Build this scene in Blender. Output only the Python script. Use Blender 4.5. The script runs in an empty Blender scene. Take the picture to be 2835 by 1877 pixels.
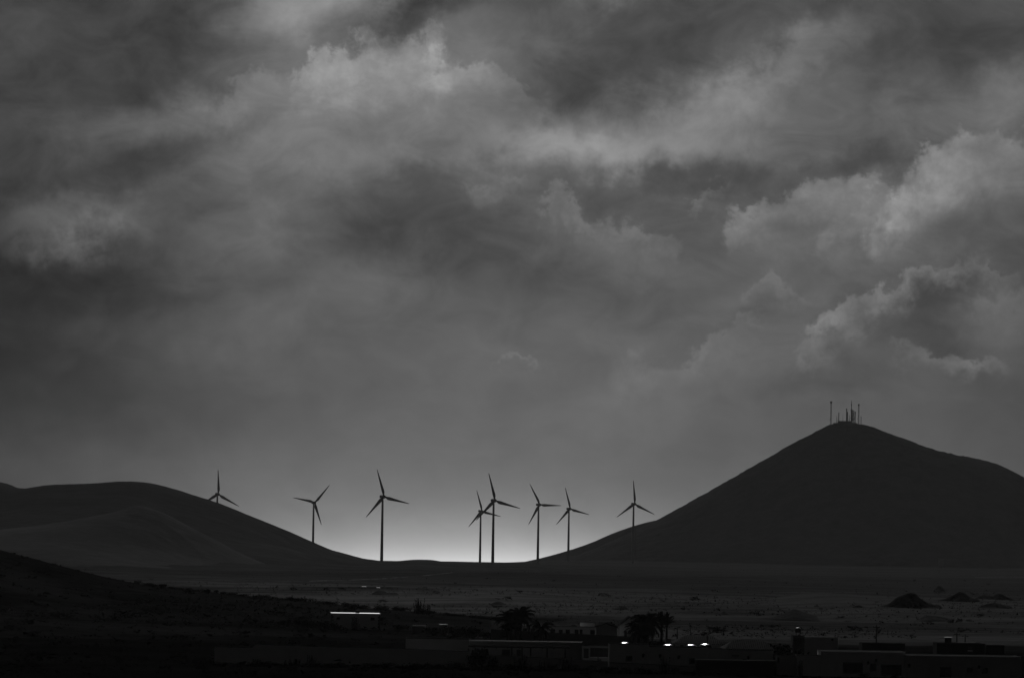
import bpy, math, random
import numpy as np
from mathutils import Vector, Matrix

S = bpy.context.scene
COL = S.collection
R = math.radians

# ------------------------------------------------------------------ camera
W_PX, H_PX = 2835.0, 1877.0            # the picture's own pixels, used as a ruler
LENS, SENSOR = 200.0, 36.0
FPX = W_PX * LENS / SENSOR             # focal length in picture pixels
CAM_H = 17.0
PITCH = math.atan((1470.0 - H_PX / 2) / FPX)
ROLL = R(0.9)

cam_d = bpy.data.cameras.new('camera')
cam = bpy.data.objects.new('camera', cam_d)
COL.objects.link(cam)
cam_d.lens, cam_d.sensor_width = LENS, SENSOR
cam_d.clip_start, cam_d.clip_end = 1.0, 60000.0
CAM_M = Matrix.Rotation(math.pi / 2 + PITCH, 4, 'X') @ Matrix.Rotation(ROLL, 4, 'Z')
cam.matrix_world = Matrix.Translation((0, 0, CAM_H)) @ CAM_M
S.camera = cam
CAM_R = np.array(CAM_M.to_3x3())


def ray(px, py):
    """direction of a picture pixel, scaled so that its y component is 1"""
    d = CAM_R @ np.array([(px - W_PX / 2) / FPX, (H_PX / 2 - py) / FPX, -1.0])
    return d / d[1]


def at(px, py, D):
    d = ray(px, py)
    return Vector((d[0] * D, D, CAM_H + d[2] * D))


# ------------------------------------------------------------------ node helper
class NT:
    def __init__(self, tree):
        self.t = tree

    def n(self, kind, **kw):
        nd = self.t.nodes.new(kind)
        for k, v in kw.items():
            setattr(nd, k, v)
        return nd

    def put(self, sock, v):
        if hasattr(v, 'is_output'):
            self.t.links.new(v, sock)
        elif v is not None:
            sock.default_value = v

    def math(self, op, a, b=None, c=None, clamp=False):
        nd = self.n('ShaderNodeMath', operation=op)
        nd.use_clamp = clamp
        for i, v in enumerate((a, b, c)):
            if v is not None:
                self.put(nd.inputs[i], v)
        return nd.outputs[0]

    def vmath(self, op, a, b=None, scale=None):
        nd = self.n('ShaderNodeVectorMath', operation=op)
        self.put(nd.inputs[0], a)
        if b is not None:
            self.put(nd.inputs[1], b)
        if scale is not None:
            self.put(nd.inputs['Scale'], scale)
        return nd.outputs['Value' if op in ('LENGTH', 'DOT_PRODUCT', 'DISTANCE') else 'Vector']

    def noise(self, vec, scale, detail=4.0, rough=0.55, dist=0.0, lac=2.0):
        nd = self.n('ShaderNodeTexNoise')
        self.put(nd.inputs['Vector'], vec)
        nd.inputs['Scale'].default_value = scale
        nd.inputs['Detail'].default_value = detail
        nd.inputs['Roughness'].default_value = rough
        nd.inputs['Distortion'].default_value = dist
        nd.inputs['Lacunarity'].default_value = lac
        return nd

    def remap(self, v, a, b, c, d, kind='SMOOTHSTEP'):
        nd = self.n('ShaderNodeMapRange', interpolation_type=kind)
        self.put(nd.inputs[0], v)
        for i, x in enumerate((a, b, c, d)):
            self.put(nd.inputs[i + 1], x)
        return nd.outputs[0]

    def mapping(self, vec, loc=(0, 0, 0), rot=(0, 0, 0), scale=(1, 1, 1), kind='POINT'):
        nd = self.n('ShaderNodeMapping', vector_type=kind)
        self.put(nd.inputs['Vector'], vec)
        nd.inputs['Location'].default_value = loc
        nd.inputs['Rotation'].default_value = rot
        nd.inputs['Scale'].default_value = scale
        return nd.outputs[0]

    def sep(self, vec):
        nd = self.n('ShaderNodeSeparateXYZ')
        self.put(nd.inputs[0], vec)
        return nd.outputs

    def comb(self, x, y, z=0.0):
        nd = self.n('ShaderNodeCombineXYZ')
        for i, v in enumerate((x, y, z)):
            self.put(nd.inputs[i], v)
        return nd.outputs[0]


# ------------------------------------------------------------------ sky, sun, exposure
SUN_EL, SUN_AZ = R(15.0), R(0.4)        # straight ahead of the camera, behind cloud
K = FPX / 1000.0                        # sky angles in thousands of picture pixels


def sky_uv(px, py):
    d = ray(px, py)
    d = d / np.linalg.norm(d)
    return math.atan2(d[0], d[1]) * K, math.asin(d[2]) * K


def build_world():
    w = bpy.data.worlds.new('World')
    S.world = w
    w.use_nodes = True
    t = NT(w.node_tree)
    bg = w.node_tree.nodes['Background']
    sky = t.n('ShaderNodeTexSky', sky_type='NISHITA')
    sky.sun_disc = False
    sky.sun_elevation, sky.sun_rotation = SUN_EL, SUN_AZ
    bw = t.n('ShaderNodeRGBToBW')
    t.put(bw.inputs[0], sky.outputs[0])

    d = t.n('ShaderNodeTexCoord').outputs['Generated']
    x, y, z = t.sep(d)
    u = t.math('MULTIPLY', t.math('ARCTAN2', x, y), K)
    v = t.math('MULTIPLY', t.math('ARCSINE', z), K)
    uv = t.comb(u, v)
    d3 = t.vmath('SCALE', d, scale=K)
    # clouds drawn out along the wind: up to the right
    ds = t.mapping(d3, rot=(0, R(22), 0), scale=(0.55, 1, 1.15))

    def vec_noise(vec, scale, detail, rough):
        nd = t.noise(vec, scale, detail, rough)
        s_ = t.n('ShaderNodeSeparateColor')
        t.put(s_.inputs[0], nd.outputs['Color'])
        cx = t.math('SUBTRACT', s_.outputs[0], 0.5)
        cy = t.math('SUBTRACT', s_.outputs[1], 0.5)
        return t.comb(cx, cy), nd.outputs[0]

    w1, f1 = vec_noise(ds, 2.2, 3.0, 0.5)
    w2, f2 = vec_noise(d3, 8.0, 8.0, 0.62)
    w3, f3 = vec_noise(d3, 26.0, 6.0, 0.65)
    uvA = t.vmath('ADD', uv, t.vmath('ADD', t.vmath('SCALE', w1, scale=0.30), t.vmath('SCALE', w2, scale=0.20)))
    uvB = t.vmath('ADD', uv, t.vmath('ADD', t.vmath('SCALE', w1, scale=0.14),
                                     t.vmath('ADD', t.vmath('SCALE', w2, scale=0.26), t.vmath('SCALE', w3, scale=0.10))))
    acc = None

    def add(val):
        nonlocal acc
        acc = val if acc is None else t.math('ADD', acc, val)

    def local(vec, px, py, rx, ry, rot):
        cu, cv = sky_uv(px, py)
        return t.mapping(vec, (cu, cv, 0), (0, 0, R(rot)), (rx / 1000, ry / 1000, 1), 'TEXTURE')

    def soft(px, py, rx, ry, rot, amp, vec=None):
        p = local(vec or uvA, px, py, rx * 1.5, ry * 1.5, rot)
        add(t.remap(t.vmath('LENGTH', p), 0.0, 1.0, amp * 0.75, 0.0))

    def puff(px, py, rx, ry, rot, amp, edge=0.22, low=-0.5, turn=0.0):
        """cloud head: crisp ragged top edge, melting away downwards"""
        p = local(uvB, px, py, rx, ry, rot)
        a = t.remap(t.vmath('LENGTH', p), 1.0, 1.0 - edge, 0.0, amp * 0.60)
        _, ly, _ = t.sep(p)
        lx, _, _ = t.sep(p)
        if turn:
            ly = t.math('ADD', ly, t.math('MULTIPLY', lx, turn))
        b = t.math('MULTIPLY', t.remap(ly, low, 0.75, 0.0, 1.0), t.remap(f2, 0.32, 0.68, 0.55, 1.35))
        add(t.math('MULTIPLY', a, b))

    # general level: a grey overcast, a shade lighter towards the horizon
    add(t.remap(v, 0.0, 1.3, 0.270, 0.286, 'LINEAR'))
    # masses of cloud over the ridge, as seen (position and size in picture pixels)
    for b in SKY_SOFT:
        soft(*b)
    for b in SKY_PUFF:
        puff(*b)
    soft(262, 632, 85, 50, 10, 0.09, t.vmath('ADD', uv, t.vmath('SCALE', w3, scale=0.1)))
    # grain of the cloud deck everywhere, near and far
    g1 = t.noise(t.mapping(d3, rot=(0, R(20), 0), scale=(0.5, 1, 1.2)), 1.7, 9.0, 0.56, 0.3)
    add(t.math('MULTIPLY', t.math('SUBTRACT', g1.outputs[0], 0.5), t.remap(v, 0.3, 1.2, 0.07, 0.13)))
    g2 = t.noise(t.mapping(d3, rot=(0, R(24), 0), scale=(0.7, 1, 1.2)), 7.0, 9.0, 0.62, 0.6)
    add(t.math('MULTIPLY', t.math('SUBTRACT', g2.outputs[0], 0.5), t.remap(v, 0.2, 1.0, 0.06, 0.18)))
    s = t.math('MAXIMUM', acc, 0.1)
    # clear, sunlit air low behind the pass
    gu, gv = sky_uv(1330, 1575)
    for su, sv, amp in ((1.10, 0.20, 0.26), (0.72, 0.08, 0.32)):
        du = t.math('DIVIDE', t.math('SUBTRACT', u, gu), su)
        e1 = t.math('POWER', math.e, t.math('MULTIPLY', t.math('MULTIPLY', du, du), -1.0))
        dv = t.math('MAXIMUM', t.math('DIVIDE', t.math('SUBTRACT', v, gv), sv), 0.0)
        e2 = t.math('POWER', math.e, t.math('MULTIPLY', dv, -1.0))
        s = t.math('ADD', s, t.math('MULTIPLY', t.math('MULTIPLY', e1, e2), amp))
    # how much of the clear sky's light the deck lets through
    trans = t.math('MULTIPLY', t.math('POWER', s, 2.2), 1.0 / 3.0)
    lum = t.math('MULTIPLY', bw.outputs[0], trans)
    t.put(bg.inputs['Color'], t.comb(lum, lum, lum))
    bg.inputs['Strength'].default_value = 0.1
    w.cycles.sampling_method = 'MANUAL'
    w.cycles.sample_map_resolution = 512


SKY_SOFT = [
    # bright
    (880, -10, 300, 130, 25, 0.30), (1080, 250, 400, 170, 5, 0.10), (760, 330, 300, 150, 18, 0.11),
    (1280, 300, 300, 110, -12, 0.07), (470, 320, 260, 70, 8, 0.10), (1150, 410, 420, 80, 3, 0.05),
    (800, 580, 300, 150, 25, 0.08), (180, 640, 240, 58, 12, 0.12), (1830, 330, 480, 120, 18, 0.19),
    (2180, 170, 340, 50, 20, 0.10), (1600, 420, 460, 60, 4, 0.10), (2300, 340, 420, 80, 12, 0.05),
    (2820, 250, 170, 70, 20, 0.09), (1640, 660, 300, 80, -18, 0.06), (2280, 620, 380, 110, 20, 0.07),
    (2640, 560, 300, 200, 35, 0.06), (2180, 800, 260, 70, 15, 0.05), (2770, 920, 120, 130, 0, 0.06),
    (1950, 1060, 420, 90, 18, 0.03), (850, 850, 520, 110, 15, 0.05), (1300, 130, 330, 120, 10, 0.04),
    (1450, 1000, 700, 260, 0, 0.03), (1640, 20, 140, 50, 20, 0.06),
    # dark
    (250, 150, 560, 330, 0, -0.07), (430, 460, 360, 60, 15, -0.05), (1180, 640, 330, 130, -8, -0.07),
    (1720, 170, 360, 130, 35, -0.06), (2560, 120, 480, 120, 5, -0.05), (150, 780, 420, 90, 5, -0.06),
    (-100, 1000, 640, 480, 0, -0.17), (2590, 850, 170, 75, 35, -0.07), (2330, 1050, 190, 60, 5, -0.04),
    (2380, 420, 300, 45, 8, -0.05), (1900, 500, 360, 50, 5, -0.04), (2900, 1150, 300, 260, 0, -0.03),
    (1150, 70, 170, 60, 30, -0.09), (2640, 960, 110, 60, 10, -0.06), (600, 1150, 500, 120, 0, -0.02),
]
SKY_PUFF = [
    (1120, 280, 300, 190, -12, 0.10), (1330, 260, 200, 90, -20, 0.10, 0.3), (960, 250, 170, 130, 20, 0.10),
    (700, 300, 150, 90, 20, 0.06, 0.35), (2240, 620, 270, 140, 8, 0.15), (2680, 560, 330, 210, 32, 0.18),
    (2500, 640, 260, 130, 25, 0.08, 0.3), (1545, 610, 80, 85, 0, 0.12, 0.3), (1720, 660, 190, 70, -15, 0.09, 0.4),
    (1380, 545, 130, 55, 0, 0.06, 0.4), (1960, 555, 80, 30, 25, 0.07, 0.5),
    (2500, 870, 330, 110, 26, 0.15, 0.25, 0.0), (2700, 790, 120, 60, 5, 0.10, 0.3), (2780, 870, 110, 90, 0, 0.07, 0.4),
    (2620, 1030, 170, 80, -10, 0.13, 0.3), (2320, 960, 130, 70, 35, 0.08, 0.35),
    (1440, 1030, 75, 40, 0, 0.08, 0.4, 0.0), (2050, 960, 130, 50, 20, 0.06, 0.4), (1900, 1050, 260, 90, 15, 0.05, 0.4),
    (2180, 820, 110, 60, 10, 0.06, 0.4), (1100, 60, 120, 80, 45, 0.07, 0.35), (1650, 20, 100, 40, 0, 0.06, 0.4),
]
build_world()

sun_d = bpy.data.lights.new('sun', 'SUN')
sun = bpy.data.objects.new('sun', sun_d)
COL.objects.link(sun)
sun_d.energy, sun_d.angle, sun_d.color = 1.4, R(3.0), (1.0, 1.0, 1.0)
sv = Vector((math.sin(SUN_AZ) * math.cos(SUN_EL), math.cos(SUN_AZ) * math.cos(SUN_EL), math.sin(SUN_EL)))
sun.rotation_euler = sv.to_track_quat('Z', 'Y').to_euler()

vs = S.view_settings
vs.view_transform, vs.look, vs.gamma, vs.exposure = 'Standard', 'None', 1.0, 0.0
vs.use_curve_mapping = False
S.cycles.max_bounces = 4
S.cycles.use_denoising = True


# ------------------------------------------------------------------ materials
MATS = {}


def mat(name, val, var=0.25, scale=1.0, rough=0.9, spec=0.2, bump=0.0, stretch=(1, 1, 1), coat=0.0, metal=0.0, build=None):
    """grey procedural surface: noise over object space"""
    if name in MATS:
        return MATS[name]
    m = bpy.data.materials.new(name)
    m.use_nodes = True
    t = NT(m.node_tree)
    p = m.node_tree.nodes['Principled BSDF']
    co = t.n('ShaderNodeTexCoord').outputs['Object']
    v = t.mapping(co, scale=stretch)
    nz = t.noise(v, scale, 8.0, 0.6)
    nz2 = t.noise(v, scale * 0.17, 4.0, 0.5)
    mixv = t.math('ADD', t.math('MULTIPLY', nz.outputs[0], 0.6), t.math('MULTIPLY', nz2.outputs[0], 0.4))
    if build:
        lum = build(t, co, mixv)
    else:
        lum = t.remap(mixv, 0.3, 0.7, val * (1 - var), val * (1 + var), 'LINEAR')
    t.put(p.inputs['Base Color'], t.comb(lum, lum, lum))
    p.inputs['Roughness'].default_value = rough
    p.inputs['Specular IOR Level'].default_value = spec
    p.inputs['Metallic'].default_value = metal
    p.inputs['Coat Weight'].default_value = coat
    if bump:
        b = t.n('ShaderNodeBump')
        b.inputs['Strength'].default_value = bump
        b.inputs['Distance'].default_value = 0.3 / max(scale, 0.01) * 0.2
        t.put(b.inputs['Height'], nz.outputs[0])
        t.put(p.inputs['Normal'], b.outputs[0])
    MATS[name] = m
    return m


# ------------------------------------------------------------------ scene helpers
def tag(o, label=None, cat=None, group=None, kind=None):
    if label:
        o['label'] = label
    if cat:
        o['category'] = cat
    if group:
        o['group'] = group
    if kind:
        o['kind'] = kind
    return o


class MB:
    def __init__(self):
        self.v, self.f = [], []

    def add(self, vs_, fs_):
        b = len(self.v)
        self.v.extend(tuple(p) for p in vs_)
        self.f.extend(tuple(b + i for i in q) for q in fs_)
        return self

    def box(self, x0, x1, y0, y1, z0, z1):
        return self.add([(x0, y0, z0), (x1, y0, z0), (x1, y1, z0), (x0, y1, z0),
                         (x0, y0, z1), (x1, y0, z1), (x1, y1, z1), (x0, y1, z1)],
                        [(0, 3, 2, 1), (4, 5, 6, 7), (0, 1, 5, 4), (1, 2, 6, 5), (2, 3, 7, 6), (3, 0, 4, 7)])

    def tube(self, pts, rads, n=8, cap=True):
        pts = [Vector(p) for p in pts]
        base = len(self.v)
        for i, p in enumerate(pts):
            d = (pts[min(i + 1, len(pts) - 1)] - pts[max(i - 1, 0)]).normalized()
            a = d.cross(Vector((0, 1, 0)) if abs(d.y) < 0.9 else Vector((1, 0, 0))).normalized()
            b = d.cross(a)
            for k in range(n):
                th = 2 * math.pi * k / n
                self.v.append(tuple(p + (a * math.cos(th) + b * math.sin(th)) * rads[i]))
        for i in range(len(pts) - 1):
            for k in range(n):
                k2 = (k + 1) % n
                self.f.append((base + i * n + k, base + i * n + k2, base + (i + 1) * n + k2, base + (i + 1) * n + k))
        if cap:
            self.f.append(tuple(base + k for k in range(n))[::-1])
            self.f.append(tuple(base + (len(pts) - 1) * n + k for k in range(n)))
        return self

    def mesh(self, name, smooth=False):
        me = bpy.data.meshes.new(name)
        me.from_pydata(self.v, [], self.f)
        me.update()
        if smooth:
            me.polygons.foreach_set('use_smooth', [True] * len(me.polygons))
        return me

    def build(self, name, m, parent=None, smooth=False, loc=None):
        return link(name, self.mesh(name, smooth), m, parent, loc)


def link(name, me, m=None, parent=None, loc=None):
    if m is not None and not me.materials:
        me.materials.append(m)
    o = bpy.data.objects.new(name, me)
    COL.objects.link(o)
    o.parent = parent
    if loc is not None:
        o.location = loc
    return o


def empty(name, loc, rz=0.0):
    o = bpy.data.objects.new(name, None)
    COL.objects.link(o)
    o.location = loc
    o.rotation_euler = (0, 0, rz)
    o.empty_display_size = 0.5
    return o


def copy_tree(o, parent=None):
    c = o.copy()
    COL.objects.link(c)
    c.parent = parent
    for ch in list(o.children):
        copy_tree(ch, c)
    return c


# ------------------------------------------------------------------ terrain
def vnoise(x, y, seed=0):
    xi, yi = np.floor(x).astype(np.int64), np.floor(y).astype(np.int64)
    xf, yf = x - xi, y - yi
    xf, yf = xf * xf * (3 - 2 * xf), yf * yf * (3 - 2 * yf)

    def h(a, b):
        n = (a * 374761393 + b * 668265263 + seed * 1442695041) & 0x7fffffff
        n = ((n ^ (n >> 13)) * 1274126177) & 0x7fffffff
        return ((n ^ (n >> 16)) & 0xffff) / 65535.0
    return ((h(xi, yi) * (1 - xf) + h(xi + 1, yi) * xf) * (1 - yf)
            + (h(xi, yi + 1) * (1 - xf) + h(xi + 1, yi + 1) * xf) * yf) * 2 - 1


def fbm(x, y, seed=0, octs=5, gain=0.5):
    a, s, out = 1.0, 1.0, 0.0
    for i in range(octs):
        out = out + a * vnoise(x * s, y * s, seed + i * 17)
        a *= gain
        s *= 2.03
    return out


def sstep(a, b, x):
    t = np.clip((x - a) / (b - a), 0, 1)
    return t * t * (3 - 2 * t)


def ground_z(x, y):
    x, y = np.asarray(x, float), np.asarray(y, float)
    z = -13.5 * np.clip((y - 760) / 3740, 0, 1)
    z = z - 6.5 * sstep(4500, 6800, y)                      # the wide flat the turbines stand on
    z = z + 3.6 * sstep(-10, 60, x) * sstep(5000, 5900, y)  # rising to the foot of the volcano
    z = z - 110.0 * sstep(6700, 8300, y)                    # land falls away beyond the pass
    far = sstep(900, 1500, y) * (1 - 0.6 * sstep(3600, 4500, y))
    z = z + far * (1.8 * fbm(x / 260, y / 420, 3, 4) + 0.35 * fbm(x / 45, y / 90, 5, 3))
    z = z + 0.05 * fbm(x / 9, y / 9, 9, 3) * (1 - sstep(2500, 4000, y))
    z = z - 7.0 * (1 - sstep(200, 420, y))                  # drops a little below the viewpoint
    return z


def gz(x, y):
    return float(ground_z(np.array([x]), np.array([y]))[0])


def on_ground(px, py):
    d = ray(px, py)
    D = np.geomspace(300, 6600, 4000)
    zz = ground_z(d[0] * D, D)
    below = np.nonzero(CAM_H + d[2] * D <= zz)[0]
    D = D[below[0]] if len(below) else 6600.0
    return Vector((d[0] * D, D, gz(d[0] * D, D)))


def grid_mesh(name, X, Y, Z, m, smooth=True):
    r, c = X.shape
    verts = np.stack([X, Y, Z], -1).reshape(-1, 3)
    i = np.arange(r * c).reshape(r, c)
    q = np.stack([i[:-1, :-1], i[:-1, 1:], i[1:, 1:], i[1:, :-1]], -1).reshape(-1, 4)
    me = bpy.data.meshes.new(name)
    me.vertices.add(len(verts))
    me.vertices.foreach_set('co', verts.ravel())
    me.loops.add(q.size)
    me.loops.foreach_set('vertex_index', q.ravel().astype(np.int32))
    me.polygons.add(len(q))
    me.polygons.foreach_set('loop_start', np.arange(0, q.size, 4, dtype=np.int32))
    me.polygons.foreach_set('loop_total', np.full(len(q), 4, dtype=np.int32))
    me.update(calc_edges=True)
    if smooth:
        me.polygons.foreach_set('use_smooth', [True] * len(q))
    return link(name, me, m)


def ground_lum(t, co, mx):
    """volcanic plain: dark cinder by the village, dusty flats with sand and lava streaks beyond"""
    x, y, z = t.sep(co)
    n1 = t.noise(t.mapping(co, scale=(0.5, 1, 1)), 0.0045, 7, 0.6, 0.6).outputs[0]
    n2 = t.noise(co, 0.03, 8, 0.68).outputs[0]
    n3 = t.noise(co, 0.35, 5, 0.7).outputs[0]
    s = t.math('ADD', t.math('ADD', t.math('MULTIPLY', n1, 0.45), t.math('MULTIPLY', n2, 0.38)), t.math('MULTIPLY', n3, 0.17))
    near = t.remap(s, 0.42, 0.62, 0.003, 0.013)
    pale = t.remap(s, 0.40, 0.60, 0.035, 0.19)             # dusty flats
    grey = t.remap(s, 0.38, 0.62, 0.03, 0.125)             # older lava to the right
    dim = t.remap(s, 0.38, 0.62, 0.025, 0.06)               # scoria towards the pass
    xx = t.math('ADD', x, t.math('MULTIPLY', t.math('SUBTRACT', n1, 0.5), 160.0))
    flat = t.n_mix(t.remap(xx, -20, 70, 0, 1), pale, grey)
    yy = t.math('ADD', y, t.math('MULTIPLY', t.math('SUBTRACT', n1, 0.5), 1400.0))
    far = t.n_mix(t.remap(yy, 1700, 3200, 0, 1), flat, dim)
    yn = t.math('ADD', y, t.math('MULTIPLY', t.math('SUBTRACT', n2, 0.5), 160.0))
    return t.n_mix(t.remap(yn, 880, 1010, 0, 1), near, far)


def n_mix(self, f, a, b):
    nd = self.n('ShaderNodeMix', data_type='FLOAT')
    self.put(nd.inputs[0], f)
    self.put(nd.inputs[2], a)
    self.put(nd.inputs[3], b)
    return nd.outputs[0]


NT.n_mix = n_mix


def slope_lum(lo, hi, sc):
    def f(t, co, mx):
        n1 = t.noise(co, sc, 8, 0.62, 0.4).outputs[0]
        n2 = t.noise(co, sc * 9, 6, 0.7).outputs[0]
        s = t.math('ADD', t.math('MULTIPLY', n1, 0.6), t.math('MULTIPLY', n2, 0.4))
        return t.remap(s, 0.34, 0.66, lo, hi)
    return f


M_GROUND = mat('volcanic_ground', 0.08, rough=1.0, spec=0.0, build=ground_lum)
M_HILL = mat('cinder_hill', 0.05, rough=1.0, spec=0.0, build=slope_lum(0.03, 0.07, 0.006))
M_MIDHILL = mat('dusty_hill', 0.1, rough=1.0, spec=0.0, build=slope_lum(0.075, 0.12, 0.012))
M_CONE = mat('volcano_cinder', 0.06, rough=1.0, spec=0.0, build=slope_lum(0.035, 0.075, 0.006))
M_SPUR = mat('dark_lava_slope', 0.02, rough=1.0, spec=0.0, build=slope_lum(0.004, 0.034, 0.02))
M_DUNE = mat('pale_ash_flat', 0.12, rough=1.0, spec=0.0, build=slope_lum(0.06, 0.13, 0.03))

# the ground sheet: rows closer together near the viewer
ys = np.concatenate([np.linspace(-400, 560, 20)[:-1], np.geomspace(560, 7000, 520), np.geomspace(7050, 15000, 40)])
tt = np.linspace(-1, 1, 361)
tt = np.sign(tt) * np.abs(tt) ** 1.6
XX = tt[None, :] * (0.42 * np.maximum(ys, 0) + 700)[:, None]
YY = np.repeat(ys[:, None], len(tt), 1)
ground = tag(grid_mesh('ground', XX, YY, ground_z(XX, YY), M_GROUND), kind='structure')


def crest(points, D):
    """crest line from its outline: world x -> world z at distance D"""
    P = [at(px, py, D) for px, py in points]
    return np.array([p.x for p in P]), np.array([p.z for p in P])


def smooth_interp(x, xs, zs):
    """piecewise cubic through the outline points"""
    m = np.gradient(zs, xs)
    i = np.clip(np.searchsorted(xs, x) - 1, 0, len(xs) - 2)
    h = xs[i + 1] - xs[i]
    s = np.clip((x - xs[i]) / h, 0, 1)
    return ((2 * s**3 - 3 * s**2 + 1) * zs[i] + (s**3 - 2 * s**2 + s) * h * m[i]
            + (-2 * s**3 + 3 * s**2) * zs[i + 1] + (s**3 - s**2) * h * m[i + 1])


def ridge(name, points, D, front, back, m, amp=0.6, ns=30.0, seed=1, n=(260, 90), ext=(0, 0), pw=1.35, rim=0.12):
    xs, zs = crest(points, D)
    if ext[0]:
        xs = np.concatenate([[xs[0] - ext[0]], xs]); zs = np.concatenate([[zs[0] - 0.10 * ext[0]], zs])
    if ext[1]:
        xs = np.concatenate([xs, [xs[-1] + ext[1]]]); zs = np.concatenate([zs, [zs[-1] - 0.10 * ext[1]]])
    x = np.linspace(xs[0], xs[-1], n[0])
    v = np.linspace(-1, 1, n[1])
    v = np.sign(v) * np.abs(v) ** 1.5
    X, V = np.meshgrid(x, v)
    top = smooth_interp(X, xs, zs)
    Y = D + np.where(V < 0, V * front, V * back)
    g = ground_z(X, Y)
    h = np.maximum(top - g, -3.0)
    a = np.abs(V)
    fall = (1 - a) ** pw * (1 - 0.25 * a)
    fall = np.where(a < 0.06, 1 - a * a * 5.5, fall + (1 - 0.06**2 * 5.5 - (1 - 0.06) ** pw * (1 - 0.015)) * np.clip(1 - (a - .06) / .3, 0, 1))
    Z = g + h * fall - 1.5 * sstep(0.8, 1.0, a)
    nz = fbm(X / ns, Y / ns, seed, 5, 0.55)
    Z = Z + amp * nz * sstep(0.0, 0.25, a) * np.clip(h / 10, 0, 1) + rim * amp * fbm(X / 4, Y / 4, seed + 5, 3)
    return tag(grid_mesh(name, X, Y, Z, m), kind='structure')


SKY_LEFT = [(-260, 1302), (-120, 1318), (0, 1334.7), (25, 1341), (47, 1350), (74, 1352), (133, 1344), (254, 1339), (355, 1333), (399, 1335),
            (443, 1343), (532, 1369), (606, 1393), (700, 1431), (801, 1472), (864, 1500), (900, 1516), (960, 1534),
            (984, 1541), (1056, 1552), (1103, 1552.5), (1141, 1549.5), (1200, 1550.5), (1229, 1555), (1280, 1558), (1364, 1559.5), (1444, 1560)]
ridge('hill', SKY_LEFT, 4900, 1500, 420, M_HILL, 1.6, 60, 11, n=(300, 130), ext=(250, 120), pw=2.6)
SKY_BACK = [(1400, 1566), (1444, 1556.5), (1491, 1546), (1575, 1523), (1634, 1503), (1702, 1474), (1744, 1459), (1807, 1442), (1870, 1432), (1950, 1445), (2050, 1480)]
ridge('hill', SKY_BACK, 7350, 300, 300, M_MIDHILL, 1.2, 40, 23, n=(160, 60), ext=(40, 60))


def cone(name, C, left, right, m, amp, seed, ns, n=(300, 110), rough_rim=0.0, squash=1.0):
    """hill of revolution whose left and right flanks follow two outlines (radius, height above C)"""
    lr, lz = np.array(left).T
    rr, rz = np.array(right).T
    th = np.linspace(0, 2 * math.pi, n[0])
    rmax = max(lr[-1], rr[-1])
    s = np.linspace(0, 1, n[1]) ** 1.15
    TH, SS = np.meshgrid(th, s)
    rad = SS * rmax
    zl, zr = smooth_interp(rad, lr, lz), smooth_interp(rad, rr, rz)
    w = 0.5 + 0.5 * np.cos(TH)
    w = w * w * (3 - 2 * w)
    X = C.x + rad * np.cos(TH)
    Y = C.y + rad * np.sin(TH) * squash
    Z = C.z + zl * (1 - w) + zr * w
    side = np.abs(np.sin(TH)) ** 0.7
    gul = fbm(TH * 6.0 + 3 + 0.6 * fbm(X / 50, Y / 50, seed + 3, 2), rad / 120, seed, 4)
    Z = Z + amp * gul * sstep(0.05, 0.35, SS) * (1 - sstep(0.75, 1, SS)) * (0.12 + 0.88 * side)
    Z = Z + rough_rim * fbm(X / 7, Y / 7, seed + 9, 4, 0.6)
    return tag(grid_mesh(name, X, Y, Z, m), kind='structure')


def flank(px0, py0, pts, D):
    c = at(px0, py0, D)
    out = []
    for px, py in pts:
        p = at(px, py, D)
        out.append((abs(p.x - c.x), p.z - c.z))
    out.sort()
    return c, out


D_CONE = 6900
cc, cl = flank(2340, 1171, [(2340, 1171), (2320, 1172), (2304, 1175.5), (2289, 1181), (2237, 1207), (2180, 1236), (2120, 1271), (2053, 1309), (1985, 1348), (1918, 1386),
                            (1826, 1436), (1744, 1475), (1690, 1499), (1620, 1528), (1560, 1549), (1500, 1566), (1430, 1575)], D_CONE)
_, cr = flank(2340, 1171, [(2340, 1171), (2360, 1172), (2379, 1175.5), (2397, 1178.5), (2440, 1193), (2484, 1209), (2500, 1214.5), (2549, 1234), (2600, 1250), (2661, 1265), (2728, 1278),
                           (2790, 1300), (2835, 1323), (2950, 1400), (3080, 1500), (3250, 1590)], D_CONE)
cone('volcano', cc, cl, cr, M_CONE, 2.5, 41, 60, n=(480, 190), rough_rim=0.8)

c2, l2 = flank(384, 1401, [(384, 1401), (369, 1402.5), (310, 1419), (236, 1434), (118, 1454), (0, 1468), (-150, 1500), (-320, 1560)], 4150)
_, r2 = flank(384, 1401, [(384, 1401), (399, 1402.6), (443, 1416), (517, 1454), (576, 1484), (650, 1524), (720, 1556), (800, 1580)], 4150)
cone('hill', c2, l2, r2, M_MIDHILL, 0.4, 71, 40, n=(220, 80), rough_rim=0.2, squash=2.3)

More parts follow.
